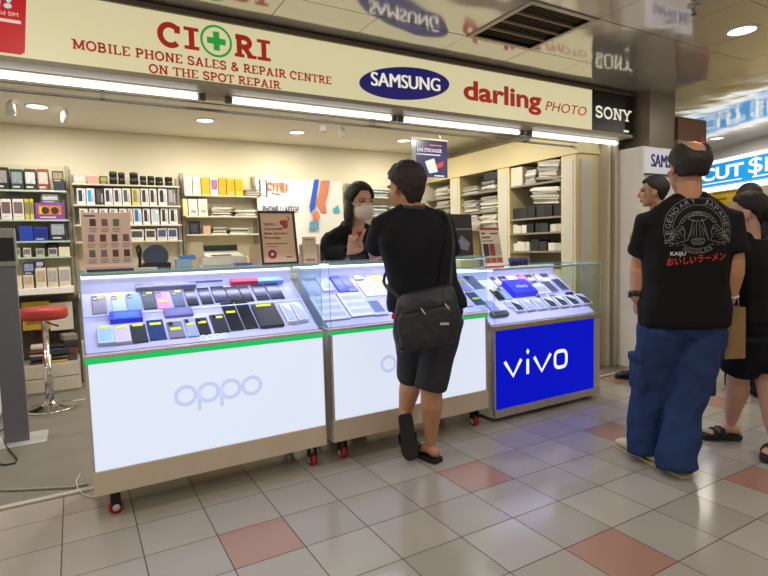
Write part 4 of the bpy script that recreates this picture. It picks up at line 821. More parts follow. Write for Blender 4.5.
mb = MB(); bpoly(mb, [(321, 180.5), (329.5, 180.5), (328, 193), (325, 203), (327, 213), (321, 212), (316, 203), (319, 192)]); bpoly(mb, [(312.5, 214), (317, 210), (320, 216), (317, 221), (313, 220)]); mb.build('hand_picture', mat('#cf7f62', .5, var=.15, vs=12), bn)
mb = MB(); bpoly(mb, [(310, 222), (318, 220), (319, 229), (309, 231)]); mb.build('phone_picture', mat('#6a9ab0', .4, var=.5, vs=50), bn)
mb = MB(); bpoly(mb, [(333, 209), (338, 205), (340, 212), (334, 213)]); mb.build('cyan_splash', mat('#4ab0c4', .4), bn)
# shelving behind the staff and customer
zD = [sheln(385, y, 5.92) for y in (197, 215)]
tD = shelf_unit('shelving_unit', 'open shelving of paper packets between the staff member and the customer', 3.02, 3.82, 5.92, YB, zD, 2.06, .98, False, GU)
for i, z in enumerate(zD):
    for k in range(3): paper_pile(3.06+k*.25, 3.28+k*.25, 5.93, 6.08, z, 8 if i == 0 else 9, 'flat paper packet on the %s shelf behind the staff member' % ('upper', 'lower')[i], 'paper packets on the %s shelf behind the staff' % ('upper', 'lower')[i], ['#d8d6cc', '#c6c8c4', '#9aa09c', '#e2e0d6', '#b0b8b4'], .013, .011)
# hanging poster
def pw(px, py, Y=4.75): return aty(px, py, Y)
a, b, c = pw(411, 139), pw(447, 142), pw(447, 178); W_, H_ = (b-a).length, b.z-c.z
ps = thing('hanging_poster', 'purple glossy poster hanging from the shop ceiling above the customer', 'poster', (a.x, 4.75, c.z), 0)
MB().mm((0, 0, 0), (W_, .004, H_)).build('sheet', mat('#37345c', .3, var=.25, vs=8), ps)
MB().mm((-.01, -.006, H_), (W_+.01, .01, H_+.022), .003).build('rail', WHITE, ps)
mb = MB(); mb.cyl((W_*.2, 0, H_+.02), (W_*.2, 0, 2.5-c.z), .002, n=6); mb.cyl((W_*.8, 0, H_+.02), (W_*.8, 0, 2.5-c.z), .002, n=6); mb.build('wire', STEEL, ps)
mb = MB(); put_text(mb, 'LIVE STRONGER', (W_*.16, -.001, H_*.68), X_, Z_, W_*.68, H_*.1, .001, off=.01); mb.mm((W_*.14, -.0015, H_*.6), (W_*.8, 0, H_*.625)); mb.mm((W_*.62, -.0015, H_*.03), (W_*.9, 0, H_*.06)); mb.build('lettering', mat('#d8d0e8', .4), ps)
mb = MB(); mb.mm((W_*.5, -.0015, H_*.86), (W_*.85, 0, H_*.89)); mb.build('orange_line', mat('#c98a3a', .4), ps)
mb = MB(); mb.prism([(W_*.36, H_*.42), (W_*.62, H_*.52), (W_*.72, H_*.16), (W_*.48, H_*.1)], (0, -.0005, 0), X_, Z_, .001); mb.build('packet_picture', mat('#b9cfc8', .4, var=.4, vs=60), ps)
mb = MB(); mb.prism([(W_*.66, H_*.36), (W_*.9, H_*.46), (W_*.86, H_*.3), (W_*.7, H_*.24)], (0, -.0005, 0), X_, Z_, .001); mb.build('red_picture', mat('#b03a3a', .4), ps)
MB().mm((0, -.0015, 0), (W_*.12, 0, H_*.97)).build('grey_edge', mat('#8a8a90', .2), ps)

# ================================================================ WALL CABINETS (customer side)
XW = 4.24; CRM = mat('#dccd9c', .5, var=.03, vs=3, name='cream_cabinet_laminate'); FROST = mat('#d0cdbf', .4, name='frosted_panel')
wc = thing('wall_cabinet', 'cream built-in wall cabinet of open bays along the shop side', 'cabinet', (XW, 3.56, 0))
ybay = [3.76, 4.49, 4.68, 5.37, 5.57, 6.1]
mb = MB(); mb.mm((0, 0, 2.115), (.33, 2.52, 2.36)); mb.mm((-.012, -.012, 2.105), (.02, 2.52, 2.125)); mb.build('fascia', CRM, wc)
def up(y0, y1, nm='upright'):
    MB().mm((0, y0-3.56, 0), (.33, y1-3.56, 2.115), .004).build(nm, CRM, wc)
up(3.58, 3.76); up(4.49, 4.68); up(5.37, 5.57)
for y0, y1 in ((3.61, 3.73), (4.52, 4.65), (5.41, 5.53)): MB().mm((-.006, y0-3.56, .15), (.0, y1-3.56, 2.05)).build('frosted_panel', FROST, wc)
mb = MB(); mb.mm((.06, .0, .1), (.24, .02, 2.06)); MB().mm((.055, -.004, .15), (.21, .02, 2.05)).build('frosted_panel', FROST, wc); mb.free = 0; mb.build('front_panel', CRM, wc)
MB().mm((0, .2, .0), (.33, 2.52, .98)).build('base_cupboard', CRM, wc); MB().mm((.31, .2, .98), (.33, 2.52, 2.115)).build('back_panel', mat('#7d7a70', .6), wc)
def bay_shelves(px, ys_, y0, y1):
    zs = [atx(px, y, XW).z for y in ys_]
    for z in zs: MB().mm((.005, y0-3.56, z-.018), (.31, y1-3.56, z)).build('shelf_board', mat('#8f897a', .5), wc)
    return zs
zb1 = bay_shelves(535, (183, 217.5, 232.5, 251), 3.76, 4.49); zb2 = bay_shelves(480, (192, 212, 229), 4.68, 5.37); zb3 = bay_shelves(436, (199, 213, 229), 5.57, 6.1)
random.seed(5)
def bay_row(y0, y1, z, n, h, cols, label, group, name='carton', cat='box', jitter=.25, xd=.2):
    for k in range(n):
        w = (y1-y0)/n; hh = h*random.uniform(1-jitter, 1)
        o = MB().mm((0, w*.03, 0), (xd*random.uniform(.85, 1), w*.97, hh), .002).build(name, mat(random.choice(cols), .5, var=.08)); o.location = (XW+.02+random.uniform(0, .02), y0+k*w, z+.001); tag(o, label, cat, group)
def bay_pile(y0, y1, z, n, hb, cols, label, group, tilt=0):
    for k in range(n):
        d = (y1-y0)*random.uniform(.7, .98); o = MB().box((0, 0, hb/2), (.2, d, hb), Matrix.Rotation(random.uniform(-.12, .12), 3, 'Z') @ Matrix.Rotation(tilt, 3, 'X'), .001).build('packet', mat(random.choice(cols), .5, var=.1))
        o.location = (XW+.125+random.uniform(-.02, .02), (y0+y1)/2, z+.001+k*hb*1.06+abs(tilt)*(y1-y0)*.4); tag(o, label, 'packet', group)
WP = ['#d9d4c4', '#c2bdae', '#e4dfd0', '#a8a498', '#8c897e']; BP = ['#26262a', '#1d1d20', '#323236']
bay_pile(3.78, 4.12, zb1[0], 9, .021, WP, 'white packet in the slanting pile on the top shelf of the nearest bay', 'white packets on the top shelf of the nearest bay', .12)
bay_pile(4.10, 4.27, zb1[0], 5, .028, WP, 'white carton packet beside the slanting pile in the nearest bay', 'white packets beside the slanting pile')
tag(MB().mm((XW+.01, 4.30, zb1[0]+.001), (XW+.24, 4.47, zb1[0]+.2), .003).build('carton', mat('#dcd6bc', .5)), 'large cream carton on the top shelf of the nearest bay', 'box')
bay_pile(3.78, 4.2, zb1[1]+.125, 8, .02, WP, 'white packet lying on the black cartons of the nearest bay', 'white packets lying on black cartons', .08)
bay_row(3.78, 4.47, zb1[1], 6, .12, BP, 'black carton in the long row of the nearest bay', 'black cartons in the long row', jitter=.06, xd=.22)
bay_row(3.95, 4.25, zb1[2], 3, .1, BP, 'black carton on the shelf below the long black row', 'black cartons below the long black row', jitter=.1)
bay_row(3.78, 3.94, zb1[2], 2, .09, WP[:3], 'white carton beside the cabinet post below the black row', 'white cartons beside the cabinet post')
bay_row(4.26, 4.47, zb1[2], 3, .1, WP[:3], 'white carton at the inner end below the black row', 'white cartons at the inner end below the black row')
bay_row(4.22, 4.47, zb1[3], 4, .11, WP[:3], 'white carton on the lowest seen shelf, inner end, nearest bay', 'white cartons on the lowest seen shelf')
bay_row(3.98, 4.2, zb1[3], 2, .12, BP, 'black carton on the lowest seen shelf of the nearest bay', 'black cartons on the lowest seen shelf')
bay_row(3.78, 3.96, zb1[3], 2, .1, WP[:3], 'white carton at the post end of the lowest seen shelf', 'white cartons at the post end of the lowest shelf')
bay_pile(4.75, 5.0, zb2[0]-.0, 7, .016, WP+['#5a5a5c'], 'grey packet on the top shelf of the second bay', 'grey packets in the second bay')
bay_row(4.7, 4.95, zb2[0]+.125, 1, .09, BP, 'black carton lying on the grey packets of the second bay', 'black carton in the second bay')
bay_pile(5.02, 5.34, zb2[0], 5, .016, WP, 'white packet at the inner end of the second bay, top shelf', 'white packets at the inner end of the second bay')
bay_pile(4.7, 5.02, zb2[1], 9, .018, WP[2:], 'grey-white packet on the middle shelf of the second bay', 'packets on the middle shelf of the second bay'); bay_pile(5.04, 5.34, zb2[1], 8, .018, WP[2:], 'grey-white packet on the middle shelf of the second bay', 'packets on the middle shelf of the second bay')
bay_pile(4.7, 5.02, zb2[2], 8, .02, WP, 'packet on the low shelf of the second bay', 'packets on the low shelf of the second bay'); bay_pile(5.04, 5.34, zb2[2], 8, .02, WP, 'packet on the low shelf of the second bay', 'packets on the low shelf of the second bay')
for i in range(3): bay_pile(5.6, 5.95, zb3[i], 8, .018, WP[1:], 'grey packet on the %s shelf of the innermost bay' % ('top', 'middle', 'low')[i], 'packets on the %s shelf of the innermost bay' % ('top', 'middle', 'low')[i])
# jamb, shutter track, pillar
struct('trim_jamb', MB().mm((4.57, 3.47, 0), (4.61, 3.62, 2.27)).mm((4.655, 3.45, 0), (4.70, 3.62, 2.27), .003), mat('#c9c0a4', .5))
tr = thing('shutter_track', 'steel upright shutter track beside the cream cabinet end', 'shutter track', (4.61, 3.52, 0)); mb = MB(); mb.mm((0, 0, 0), (.006, .06, 2.26)); mb.mm((.039, 0, 0), (.045, .06, 2.26)); mb.mm((0, .055, 0), (.045, .062, 2.26)); mb.build('channel', STEEL, tr)
struct('pillar', MB().mm((4.72, 3.2, 0), (5.45, 3.9, 2.145), .004), mat('#f0ece4', .45, var=.02, name='white_pillar'))
lb = thing('lightbox_sign', 'small lit white wall sign with navy capitals on the pillar', 'sign', (4.74, 3.2, 1.89)); MB().mm((.0, -.03, 0), (.70, -.002, .235), .003).build('lit_panel', mat('#dcd8dc', .4, emit=.6), lb)
mb = MB()
for k in range(3): put_text(mb, 'SAMSUNG', (.056+.005*k, -.031-.0002*k, .06), X_, Z_, .6, .12, .0015)
mb.build('lettering', mat('#2a2a86', .4, emit=.2), lb)
MB().mm((-.01, -.026, -.012), (.71, -.004, -.001)).build('dark_edge', mat('#4a4540', .5), lb)
struct('wall_bulkhead_pillar', MB().mm((4.89, 3.25, 2.15), (5.3, 3.9, 2.7)), mat('#8d8272', .35, .2, name='brown_grey_bulkhead'))
bk = aty(690, 130, 3.6); t = thing('wooden_box', 'brown wooden box high up beside the pillar bulkhead', 'box', (5.31, 3.22, 2.15)); MB().mm((0, 0, .1), (.5, .4, .33), .004).build('box', mat('#6f4a22', .5, var=.15), t); MB().mm((.0, .0, 0), (.49, .4, .1)).build('base', mat('#9a8a76', .6), t); MB().mm((.38, -.004, .0), (.47, 0, .16)).build('red_ornament', mat('#a83a2a', .5), t)
# ================================================================ PASSAGE AND THE SHOP ACROSS
pA, pB = V((9.14, 5.07, 0)), V((8.63, 3.91, 0)); dd = (pA-pB).normalized(); nrm = V((-dd.y, dd.x, 0)).normalized()
if nrm.dot(-pA) < 0: nrm = -nrm
ang = math.atan2(-dd.y, -dd.x)   # local x runs towards the viewer side
sh = thing('cut_price_sign', 'bright blue lit sign with white capitals and a dollar mark across the passage', 'sign', pA+V((0, 0, 2.1)), ang)
# local x from pA towards pB; local -y or +y faces us
fy = -1 if (Matrix.Rotation(ang, 3, 'Z') @ V((0, -1, 0))).dot(nrm) > 0 else 1
MB().mm((-1.6, 0, 0), (3.2, -fy*.1, .34)).build('lit_panel', mat('#1a9ae4', .4, emit=.85, name='lit_blue_acrylic'), sh)
MB().mm((-1.6, 0, -.1), (3.2, -fy*.1, -.02)).build('added_light_strip', mat('#f6f8f4', .4, emit=1.6), sh, label='added white light strip under the blue panel'); MB().mm((-1.6, 0, .345), (3.2, -fy*.1, .40)).build('added_light_strip', mat('#f6f8f4', .4, emit=1.2), sh)  # glowing strips added above and below the sign to reflect in the ceiling
ax = X_*(1 if fy < 0 else -1)
def sx(px, py): 
    p = atpl(px, py, pA, nrm); return (p-pA).dot(-dd), p.z-2.1
x0, _ = sx(707, 170); x1, _ = sx(768, 165)
mb = MB(); kw = dict(depth=.004, off=.03)
if fy < 0:
    put_text(mb, 'CUT', (x0-.12, fy*.002, .085), X_, Z_, sx(746, 165)[0]-x0+.08, .205, **kw); put_text(mb, '$', (sx(749, 160)[0], fy*.002, .06), X_, Z_, sx(763, 160)[0]-sx(749, 160)[0], .26, depth=.004, off=.006); put_text(mb, '10', (sx(765.5, 160)[0], fy*.002, .085), X_, Z_, .42, .205, **kw)
    mb.mm((x0-.1, fy*.004, .03), (x0+.75, fy*.002, .05)); mb.mm((x0+.95, fy*.004, .03), (x0+1.6, fy*.002, .05))
mb.build('lettering', mat('#f4f8fa', .4, emit=1.0), sh)
struct('wall_across', MB().box(pA-nrm*.3+dd*(-.8)+V((0, 0, 1.05)), (4.8, .1, 2.1), Matrix.Rotation(ang, 3, 'Z')), mat('#d9c98c', .6, emit=0, var=.05, name='pale_yellow_wall'))
struct('wall_across_top', MB().box(pA-nrm*.12+dd*(-.8)+V((0, 0, 2.6)), (4.8, .1, .22), Matrix.Rotation(ang, 3, 'Z')), mat('#b8b6b4', .5))
struct('wall_passage', MB().mm((5.5, 8.2, 0), (11.0, 8.3, 2.7)), mat('#d2cec6', .6)); struct('wall_far', MB().mm((12.5, -6, 0), (12.6, 9, 2.7)), mat('#cfccc8', .6))
yp = atpl(722, 198, pA-nrm*.02, nrm); t = thing('yellow_notice', 'yellow hanging price notice under the blue sign', 'notice', (yp.x, yp.y, yp.z-.08), ang)
mb = MB(); mb.mm((-.35, 0, 0), (.25, .02, .12)); mb.mm((-.3, 0, .13), (.35, .02, .2)); mb.build('board', mat('#d8b81e', .5), t); mb = MB(); mb.mm((-.28, -.003, .05), (.1, .0, .08)); mb.mm((-.2, -.003, .15), (.3, 0, .18)); mb.build('lettering', mat('#8a6a1e', .5), t)
# ================================================================ STOOL, PEDESTAL, CABLES
p = atz(50, 400); t = thing('bar_stool', 'bar stool with round red seat and chrome pedestal', 'stool', (-.235, 5.18, 0))
MB().lathe([(.15, -.03), (.168, -.02), (.172, .0), (.172, .045), (.16, .066), (.0, .07)], (0, 0, .775), n=40).build('seat', mat('#ae3835', .45, name='red_vinyl'), t, True)
MB().lathe([(.195, 0), (.2, .006), (.18, .014), (.09, .03), (.045, .055), (.036, .075)], n=44).build('base', CHROME, t, True)
MB().lathe([(.032, .07), (.032, .45), (.024, .452), (.024, .75), (.05, .775)], n=24).build('post', CHROME, t, True)
MB().tube([(.02, -.02, .72), (.06, -.05, .7), (.1, -.09, .69)], .006).build('height_lever', BLACK, t)
t = thing('display_pedestal', 'grey metal display pedestal with a screen at the shop edge', 'display stand', (-.40, 4.37, 0))
GREY = mat('#6c7079', .45, .1, name='grey_powder_coat')
MB().mm((-.2, -.13, 0), (.17, .16, .008), .002).build('base_plate', mat('#c9c8c6', .4, .4), t); MB().mm((-.075, -.03, .008), (.065, .03, 1.2), .003).build('column', GREY, t)
MB().mm((-.3, -.045, 1.2), (.075, .04, 1.45), .004).build('screen_housing', mat('#9a9a98', .4, .3), t); MB().mm((-.29, -.05, 1.235), (.066, -.046, 1.39)).build('screen', mat('#141a1c', .15), t)
pts = [atz(*q, .006) for q in ((-6, 436), (4, 428), (8, 434), (3, 438), (6, 446), (11, 452), (17, 459), (15, 463), (5, 465), (-4, 463))]
tag(MB().tube(pts, .005).build('power_cable', BLACK, None, True), 'thin black cable looping on the floor beside the grey pedestal', 'cable')
pts = [atz(*q, .008) for q in ((-6, 490.5), (20, 489.5), (50, 488), (72, 487), (88, 484))]
tag(MB().tube(pts, .006).build('power_cable', mat('#a59c8c', .5), None, True), 'grey cable lying along the shop threshold', 'cable')
pts = [atz(*q, .006) for q in ((80, 474), (76, 482), (78, 489), (84, 495), (92, 497))]+[V((.06, 2.86, .12))]
tag(MB().tube(pts, .004).build('power_cable', mat('#c9c0b0', .5), None, True), 'pale cable curving down to the near counter caster', 'cable')
t = thing('side_cabinet', 'white low side cabinet at the picture edge behind the pedestal', 'cabinet', (-1.3, 4.9, 0)); MB().mm((0, 0, .04), (.74, .75, .85), .004).build('body', WHITE, t); MB().mm((.735, .05, .5), (.745, .7, .75)).build('red_panel', mat('#b8483e', .5), t)
struct('trim_floor', MB().mm((-3.2, 5.3, 0), (.02, 5.32, .004)), mat('#d8d4c4', .5))
# ================================================================ PEOPLE
def ring_bm(bm, rings):
    vs = [[bm.verts.new(p) for p in r] for r in rings]; n = len(vs[0])
    for a, b in zip(vs, vs[1:]):
        for k in range(n): bm.faces.new((a[k], a[(k+1) % n], b[(k+1) % n], b[k]))
    bm.faces.new(vs[0][::-1]); bm.faces.new(vs[-1])
def limb(bm, pts, rad, side=V((1, 0, 0)), n=16, cap=True):
    pts = [V(p) for p in pts]; rad = [(r, r) if isinstance(r, (int, float)) else r for r in rad]
    t0 = (pts[1]-pts[0]).normalized(); t1 = (pts[-1]-pts[-2]).normalized()
    if cap:
        k0, k1 = min(rad[0]), min(rad[-1])
        pts = [pts[0]-t0*k0*.85, pts[0]-t0*k0*.5]+pts+[pts[-1]+t1*k1*.5, pts[-1]+t1*k1*.85]
        rad = [tuple(x*.45 for x in rad[0]), tuple(x*.84 for x in rad[0])]+rad+[tuple(x*.84 for x in rad[-1]), tuple(x*.45 for x in rad[-1])]
    rings = []
    for i, p in enumerate(pts):
        t = (pts[min(i+1, len(pts)-1)]-pts[max(i-1, 0)]).normalized()
        s = side-t*side.dot(t)
        s = (s if s.length > 1e-4 else t.orthogonal()).normalized(); u = t.cross(s)
        a, b = rad[i]; rings.append([p+s*(a*math.cos(2*PI*k/n))+u*(b*math.sin(2*PI*k/n)) for k in range(n)])
    ring_bm(bm, rings)
def ellb(bm, c, r, R=None):
    b = bmesh.new(); bmesh.ops.create_uvsphere(b, u_segments=20, v_segments=12, radius=1)
    T = Matrix.Translation(c) @ ((R.to_4x4()) if R else Matrix()) @ Matrix.Diagonal((r[0], r[1], r[2], 1))
    me = bpy.data.meshes.new('t'); b.transform(T); b.to_mesh(me); b.free(); bm.from_mesh(me); bpy.data.meshes.remove(me)
def solid(bm, vox, it=3, fac=.5):
    bmesh.ops.recalc_face_normals(bm, faces=list(bm.faces))
    me = bpy.data.meshes.new('t'); bm.to_mesh(me); bm.free(); o = bpy.data.objects.new('t', me); COL.objects.link(o)
    m = o.modifiers.new('r', 'REMESH'); m.mode = 'VOXEL'; m.voxel_size = vox
    s = o.modifiers.new('s', 'SMOOTH'); s.factor = fac; s.iterations = it
    dg = bpy.context.evaluated_depsgraph_get(); dg.update(); out = bpy.data.meshes.new_from_object(o.evaluated_get(dg))
    bpy.data.objects.remove(o); bpy.data.meshes.remove(me); return out
def wrinkle(me, amp, sc, stretch=(1, 1, .35), seed=0, ridge=True):
    me.update(); nn = [v.normal.copy() for v in me.vertices]
    for v, n in zip(me.vertices, nn):
        p = V((v.co.x*stretch[0], v.co.y*stretch[1], v.co.z*stretch[2]))*sc+V((seed, seed*.7, 0))
        q = noise.noise(p); q = (1-2*abs(q)) if ridge else q
        v.co += n*amp*(q*.7+.4*noise.noise(p*2.3))
SPINE = [(-.02, .13, .085), (.08, .165, .11), (.22, .172, .118), (.38, .158, .112), (.55, .165, .12), (.72, .182, .122), (.84, .183, .105), (.92, .135, .082), (1., .066, .062)]
def rot_az(az): return Matrix.Rotation(-math.radians(az), 3, 'Z')     # az clockwise from +Y
class Person:
    def __init__(s, label, loc, h, az, wid=1., dep=1., az_head=None, pitch_head=0, J=None, skin='#c99b7d', lean=V((0, 0, 0)), belly=0, az_hip=None):
        s.h = h; k = h/1.72; s.k = k; s.wid, s.dep, s.belly = wid, dep, belly
        s.root = thing('person', label, 'person', loc, 0); s.loc = V(loc)
        Rb = rot_az(az); Rh = rot_az(az if az_hip is None else az_hip); s.Rb, s.Rhip = Rb, Rh
        s.fw, s.rt = Rb @ Y_, Rb @ X_; s.hrt, s.hfw = Rh @ X_, Rh @ Y_
        L = V((loc[0], loc[1], 0)); q = {}
        q['pelvis'] = L+Z_*.5*h; q['neck'] = L+Z_*.845*h+lean; q['head'] = q['neck']+Z_*.088*h+s.fw*.025*k
        if J: q.update({a: V(b) for a, b in J.items() if a in ('pelvis', 'neck', 'head')})
        for sg, n in ((-1, 'l'), (1, 'r')):
            q['sh_'+n] = q['neck']+s.rt*sg*.165*k*wid**.5-Z_*.055*h*.8; q['hip_'+n] = q['pelvis']+s.hrt*sg*.088*k*wid+Z_*.0*k
            q['el_'+n] = q['sh_'+n]+s.rt*sg*.06*k-Z_*.175*h; q['wr_'+n] = q['el_'+n]-Z_*.145*h+s.fw*.05*k
            q['kn_'+n] = q['hip_'+n]*.5+V((q['hip_'+n].x, q['hip_'+n].y, 0))*.5+Z_*.035*h+s.hfw*.01; q['an_'+n] = L+s.hrt*sg*.09*k+Z_*.05*h
        if J: q.update({a: V(b) for a, b in J.items() if '_' in a})
        for n in 'lr':
            if not (J and 'kn_'+n in J): q['kn_'+n] = q['hip_'+n].lerp(q['an_'+n], .5)+s.hfw*.012
        s.q = q; s.hd = rot_az(az_head if az_head is not None else az) @ Matrix.Rotation(math.radians(pitch_head), 3, 'X')
        s.slope = .1; s.hs = k**.5; s.skin = skin; s.bm = bmesh.new()
    def torso_rings(s, off, t0, t1, dz=0, sc=1.):
        p0, p1 = s.q['pelvis']-Z_*.04*s.k, s.q['neck']; rings = []; N = 28
        T = [t for t in SPINE if t0 <= t[0] <= t1]
        def prof(t):
            for (a, wa, da), (b, wb, db) in zip(SPINE, SPINE[1:]):
                if a <= t <= b: f = (t-a)/(b-a); return wa+(wb-wa)*f, da+(db-da)*f
            return SPINE[-1][1:] if t > 1 else SPINE[0][1:]
        for t in sorted(set([t0, t1]+[x[0] for x in T]+[t0+(t1-t0)*i/10 for i in range(11)])):
            w, d = prof(t); w *= 1-s.slope*sstep(.72, .93, t)*(1-sstep(.95, 1, t)); w, d = w*s.k*s.wid**(1 if t < .95 else .4)*sc+off, d*s.k*s.dep*sc+off
            tt = max(t, 0); bow = s.fw*(.03*math.sin(PI*min(1, max(0, tt)))*s.k)
            c = p0.lerp(p1, tt)+bow*.3 + (Z_*(t*.3*s.k) if t < 0 else V((0, 0, 0)))
            rt = s.hrt.lerp(s.rt, min(1, tt*1.4)).normalized(); fw = Z_.cross(rt)
            ax = (p1-p0).normalized(); fw = (fw-ax*fw.dot(ax)).normalized(); bel = s.belly*math.exp(-((t-.35)/.2)**2)
            ring = []
            for k in range(N):
                a = 2*PI*k/N; cc, ss = math.cos(a), math.sin(a); e = .82
                x = w*math.copysign(abs(cc)**e, cc); y = d*math.copysign(abs(ss)**e, ss)+(bel if ss > 0 else 0)*abs(ss)
                ring.append(c+rt*x+fw*y)
            rings.append(ring)
        return rings
    # ---- skin
    def base(s, vox=.0065, arm=1., leg=1.):
        bm, q, k = s.bm, s.q, s.k
        ring_bm(bm, s.torso_rings(-.012, 0, 1.0, sc=.95))
        for n in 'lr':
            sg = -1 if n == 'l' else 1
            limb(bm, [q['sh_'+n], q['sh_'+n].lerp(q['el_'+n], .4), q['el_'+n], q['el_'+n].lerp(q['wr_'+n], .3), q['wr_'+n]], [.05*k*min(arm, 1.1), .047*k*min(arm, 1.3), .039*k*arm, .041*k*arm, .026*k*arm])
            H_, K_, A_ = q['hip_'+n], q['kn_'+n], q['an_'+n]
            back = -s.hfw
            limb(bm, [H_, H_.lerp(K_, .5), K_, K_.lerp(A_, .32)+back*.012*k, K_.lerp(A_, .65), A_+Z_*.01], [.08*k*min(leg, 1.05), .07*k*min(leg, 1.12), .052*k*leg, .054*k*leg, .04*k*leg, .033*k])
        # head
        hc = q['head']; R = s.hd; hs = s.hs
        def P(x, y, z): return hc+R @ V((x*hs, y*hs, z*hs))
        def E(c, r): ellb(bm, P(*c), [x*hs for x in r], R)
        limb(bm, [q['neck']-Z_*.03, q['neck'].lerp(P(0, -.02, -.06), .5), P(0, -.015, -.055)], [.062*k*s.wid**.4, .056*k*s.wid**.4, .056*k*s.wid**.3], n=16)
        limb(bm, [q['sh_l']+Z_*.02, q['neck']+Z_*.012, q['sh_r']+Z_*.02], [.035*k, .05*k, .035*k])
        E((0, -.012, .03), (.074, .094, .088)); E((0, .025, -.03), (.063, .068, .08)); E((0, .052, -.095), (.03, .028, .024)); E((0, .02, -.075), (.056, .055, .035))
        E((0, .085, .022), (.05, .014, .012))
        limb(bm, [P(0, .088, .012), P(0, .106, -.018), P(0, .108, -.03)], [.009, .012, .014], n=10, side=R @ X_)
        for sg in (-1, 1):
            ellb(bm, P(sg*.075, -.008, -.008), (.009, .02, .033), R @ Matrix.Rotation(sg*.35, 3, 'Z')); E((sg*.02, .102, -.033), (.009, .01, .008)); E((sg*.04, .065, -.02), (.02, .02, .018))
        E((0, .088, -.062), (.024, .011, .008)); E((0, .086, -.072), (.02, .011, .008))
        s.P = P
    def hand(s, n, d, pal, curls=(.35, .35, .4, .4), thumb=.5, size=1., spread=.06):
        """d along the hand, pal where the palm faces"""
        bm = s.bm; w = s.q['wr_'+n]; d = V(d).normalized(); pal = V(pal); pal = (pal-d*pal.dot(d)).normalized()
        c = d.cross(pal).normalized()*(1 if n == 'r' else -1); z = size*s.k
        c = c*1.0
        limb(bm, [w, w+d*.03*z, w+d*.085*z], [(.027*z, .02*z), (.036*z, .016*z), (.041*z, .013*z)], side=c, n=14)
        L = [.072, .08, .074, .058]
        for i in range(4):
            p = w+d*.085*z+c*((.029-.0195*i)*z); dd = (d+c*(spread*(1.5-i))).normalized(); pts = [p-d*.02*z]; ang = 0; cu = curls[i]
            pts.append(p)
            for f, m in ((.45, .9), (.32, 1.25), (.23, .8)):
                ang += cu*m; v = dd*math.cos(ang)+pal*math.sin(ang); pts.append(pts[-1]+v*L[i]*f*z)
            limb(bm, pts, [.0095*z, .0095*z, .009*z, .0082*z, .007*z], side=c, n=10)
        p = w+d*.02*z+c*.028*z+pal*.006*z; v1 = (d*.75+c*.7+pal*.35).normalized(); v2 = (d*.9+c*(.35-thumb)+pal*(.3+thumb)).normalized()
        limb(bm, [p, p+v1*.042*z, p+v1*.042*z+v2*.032*z, p+v1*.042*z+v2*.056*z], [.014*z, .0115*z, .0105*z, .0085*z], side=c, n=10)
    def foot(s, n, toe, up=Z_, bare=False):
        bm = s.bm; A = s.q['an_'+n]; d = V(toe).normalized(); u = V(up); u = (u-d*u.dot(d)).normalized(); k = s.k; c = d.cross(u)
        limb(bm, [A-d*.035*k-u*.045*k, A+d*.02*k-u*.03*k, A+d*.08*k-u*.05*k, A+d*.13*k-u*.062*k], [(.03*k, .03*k), (.034*k, .034*k), (.042*k, .024*k), (.046*k, .014*k)], side=c)
        if bare:
            sg = 1 if n == 'l' else -1
            for i in range(5):
                o = c*sg*(.036-.018*i)*k; l = (.185-.012*i)*k
                limb(bm, [A+d*.12*k-u*.064*k+o, A+d*(l-.02*k)-u*.064*k+o, A+d*l-u*.068*k+o], [.013*k if i == 0 else .009*k]*2+[.011*k if i == 0 else .008*k], n=10, side=c)
    def skin_done(s, hairm=None, vox=.0065, eyes=True):
        me = solid(s.bm, vox, 3, .5); s.finish(me, 'body', [mat(s.skin, .5, var=.04, vs=25, name='skin'), mat('#2a201c', .3, var=.01, name='eye_dark'), mat('#a8655a', .5, var=.02, name='lip')])
        P = s.P
        if eyes:
            o = s.root.children[-1]; me = o.data; hc = [P(sg*.031, .086, .006)-s.loc for sg in (-1, 1)]; br = [P(sg*.033, .09, .027)-s.loc for sg in (-1, 1)]; lp = P(0, .095, -.067)-s.loc
            R = s.hd.transposed()
            for f in me.polygons:
                c = f.center
                for e in hc:
                    v = R @ (c-e)
                    if abs(v.x) < .014 and abs(v.z) < .0055 and abs(v.y) < .03: f.material_index = 1
                for e in br:
                    v = R @ (c-e)
                    if abs(v.x) < .02 and abs(v.z+abs(v.x)*.1) < .0035 and abs(v.y) < .03: f.material_index = 1
                v = R @ (c-lp)
                if abs(v.x) < .022 and abs(v.z) < .011 and abs(v.y) < .02: f.material_index = 2
    def finish(s, me, name, m, label=None, smooth=True, parent=None):
        me.transform(Matrix.Translation(-s.loc)); return link(name, me, m, parent or s.root, smooth, label)
    # ---- clothing
    def shirt(s, name, m, hem, sleeve, off=.012, flare=0., amp=.006, seed=1, sl=.066, vox=.009, top=.965, both=(1, 1), label=None):
        bm = bmesh.new(); k = s.k; q = s.q
        R_ = s.torso_rings(off, hem, top)
        if flare:
            c0 = sum(R_[0], V((0, 0, 0)))/len(R_[0])
            for i, r in enumerate(R_[:4]):
                c = sum(r, V((0, 0, 0)))/len(r)
                R_[i] = [c+(p-c)*(1+flare*(4-i)/4) for p in r]
        ring_bm(bm, R_)
        limb(bm, [q['sh_l']+Z_*.012, q['neck'].lerp(q['sh_l'], .3)+Z_*.012, q['neck'].lerp(q['sh_r'], .3)+Z_*.012, q['sh_r']+Z_*.012], [.052*k, .056*k, .056*k, .052*k])
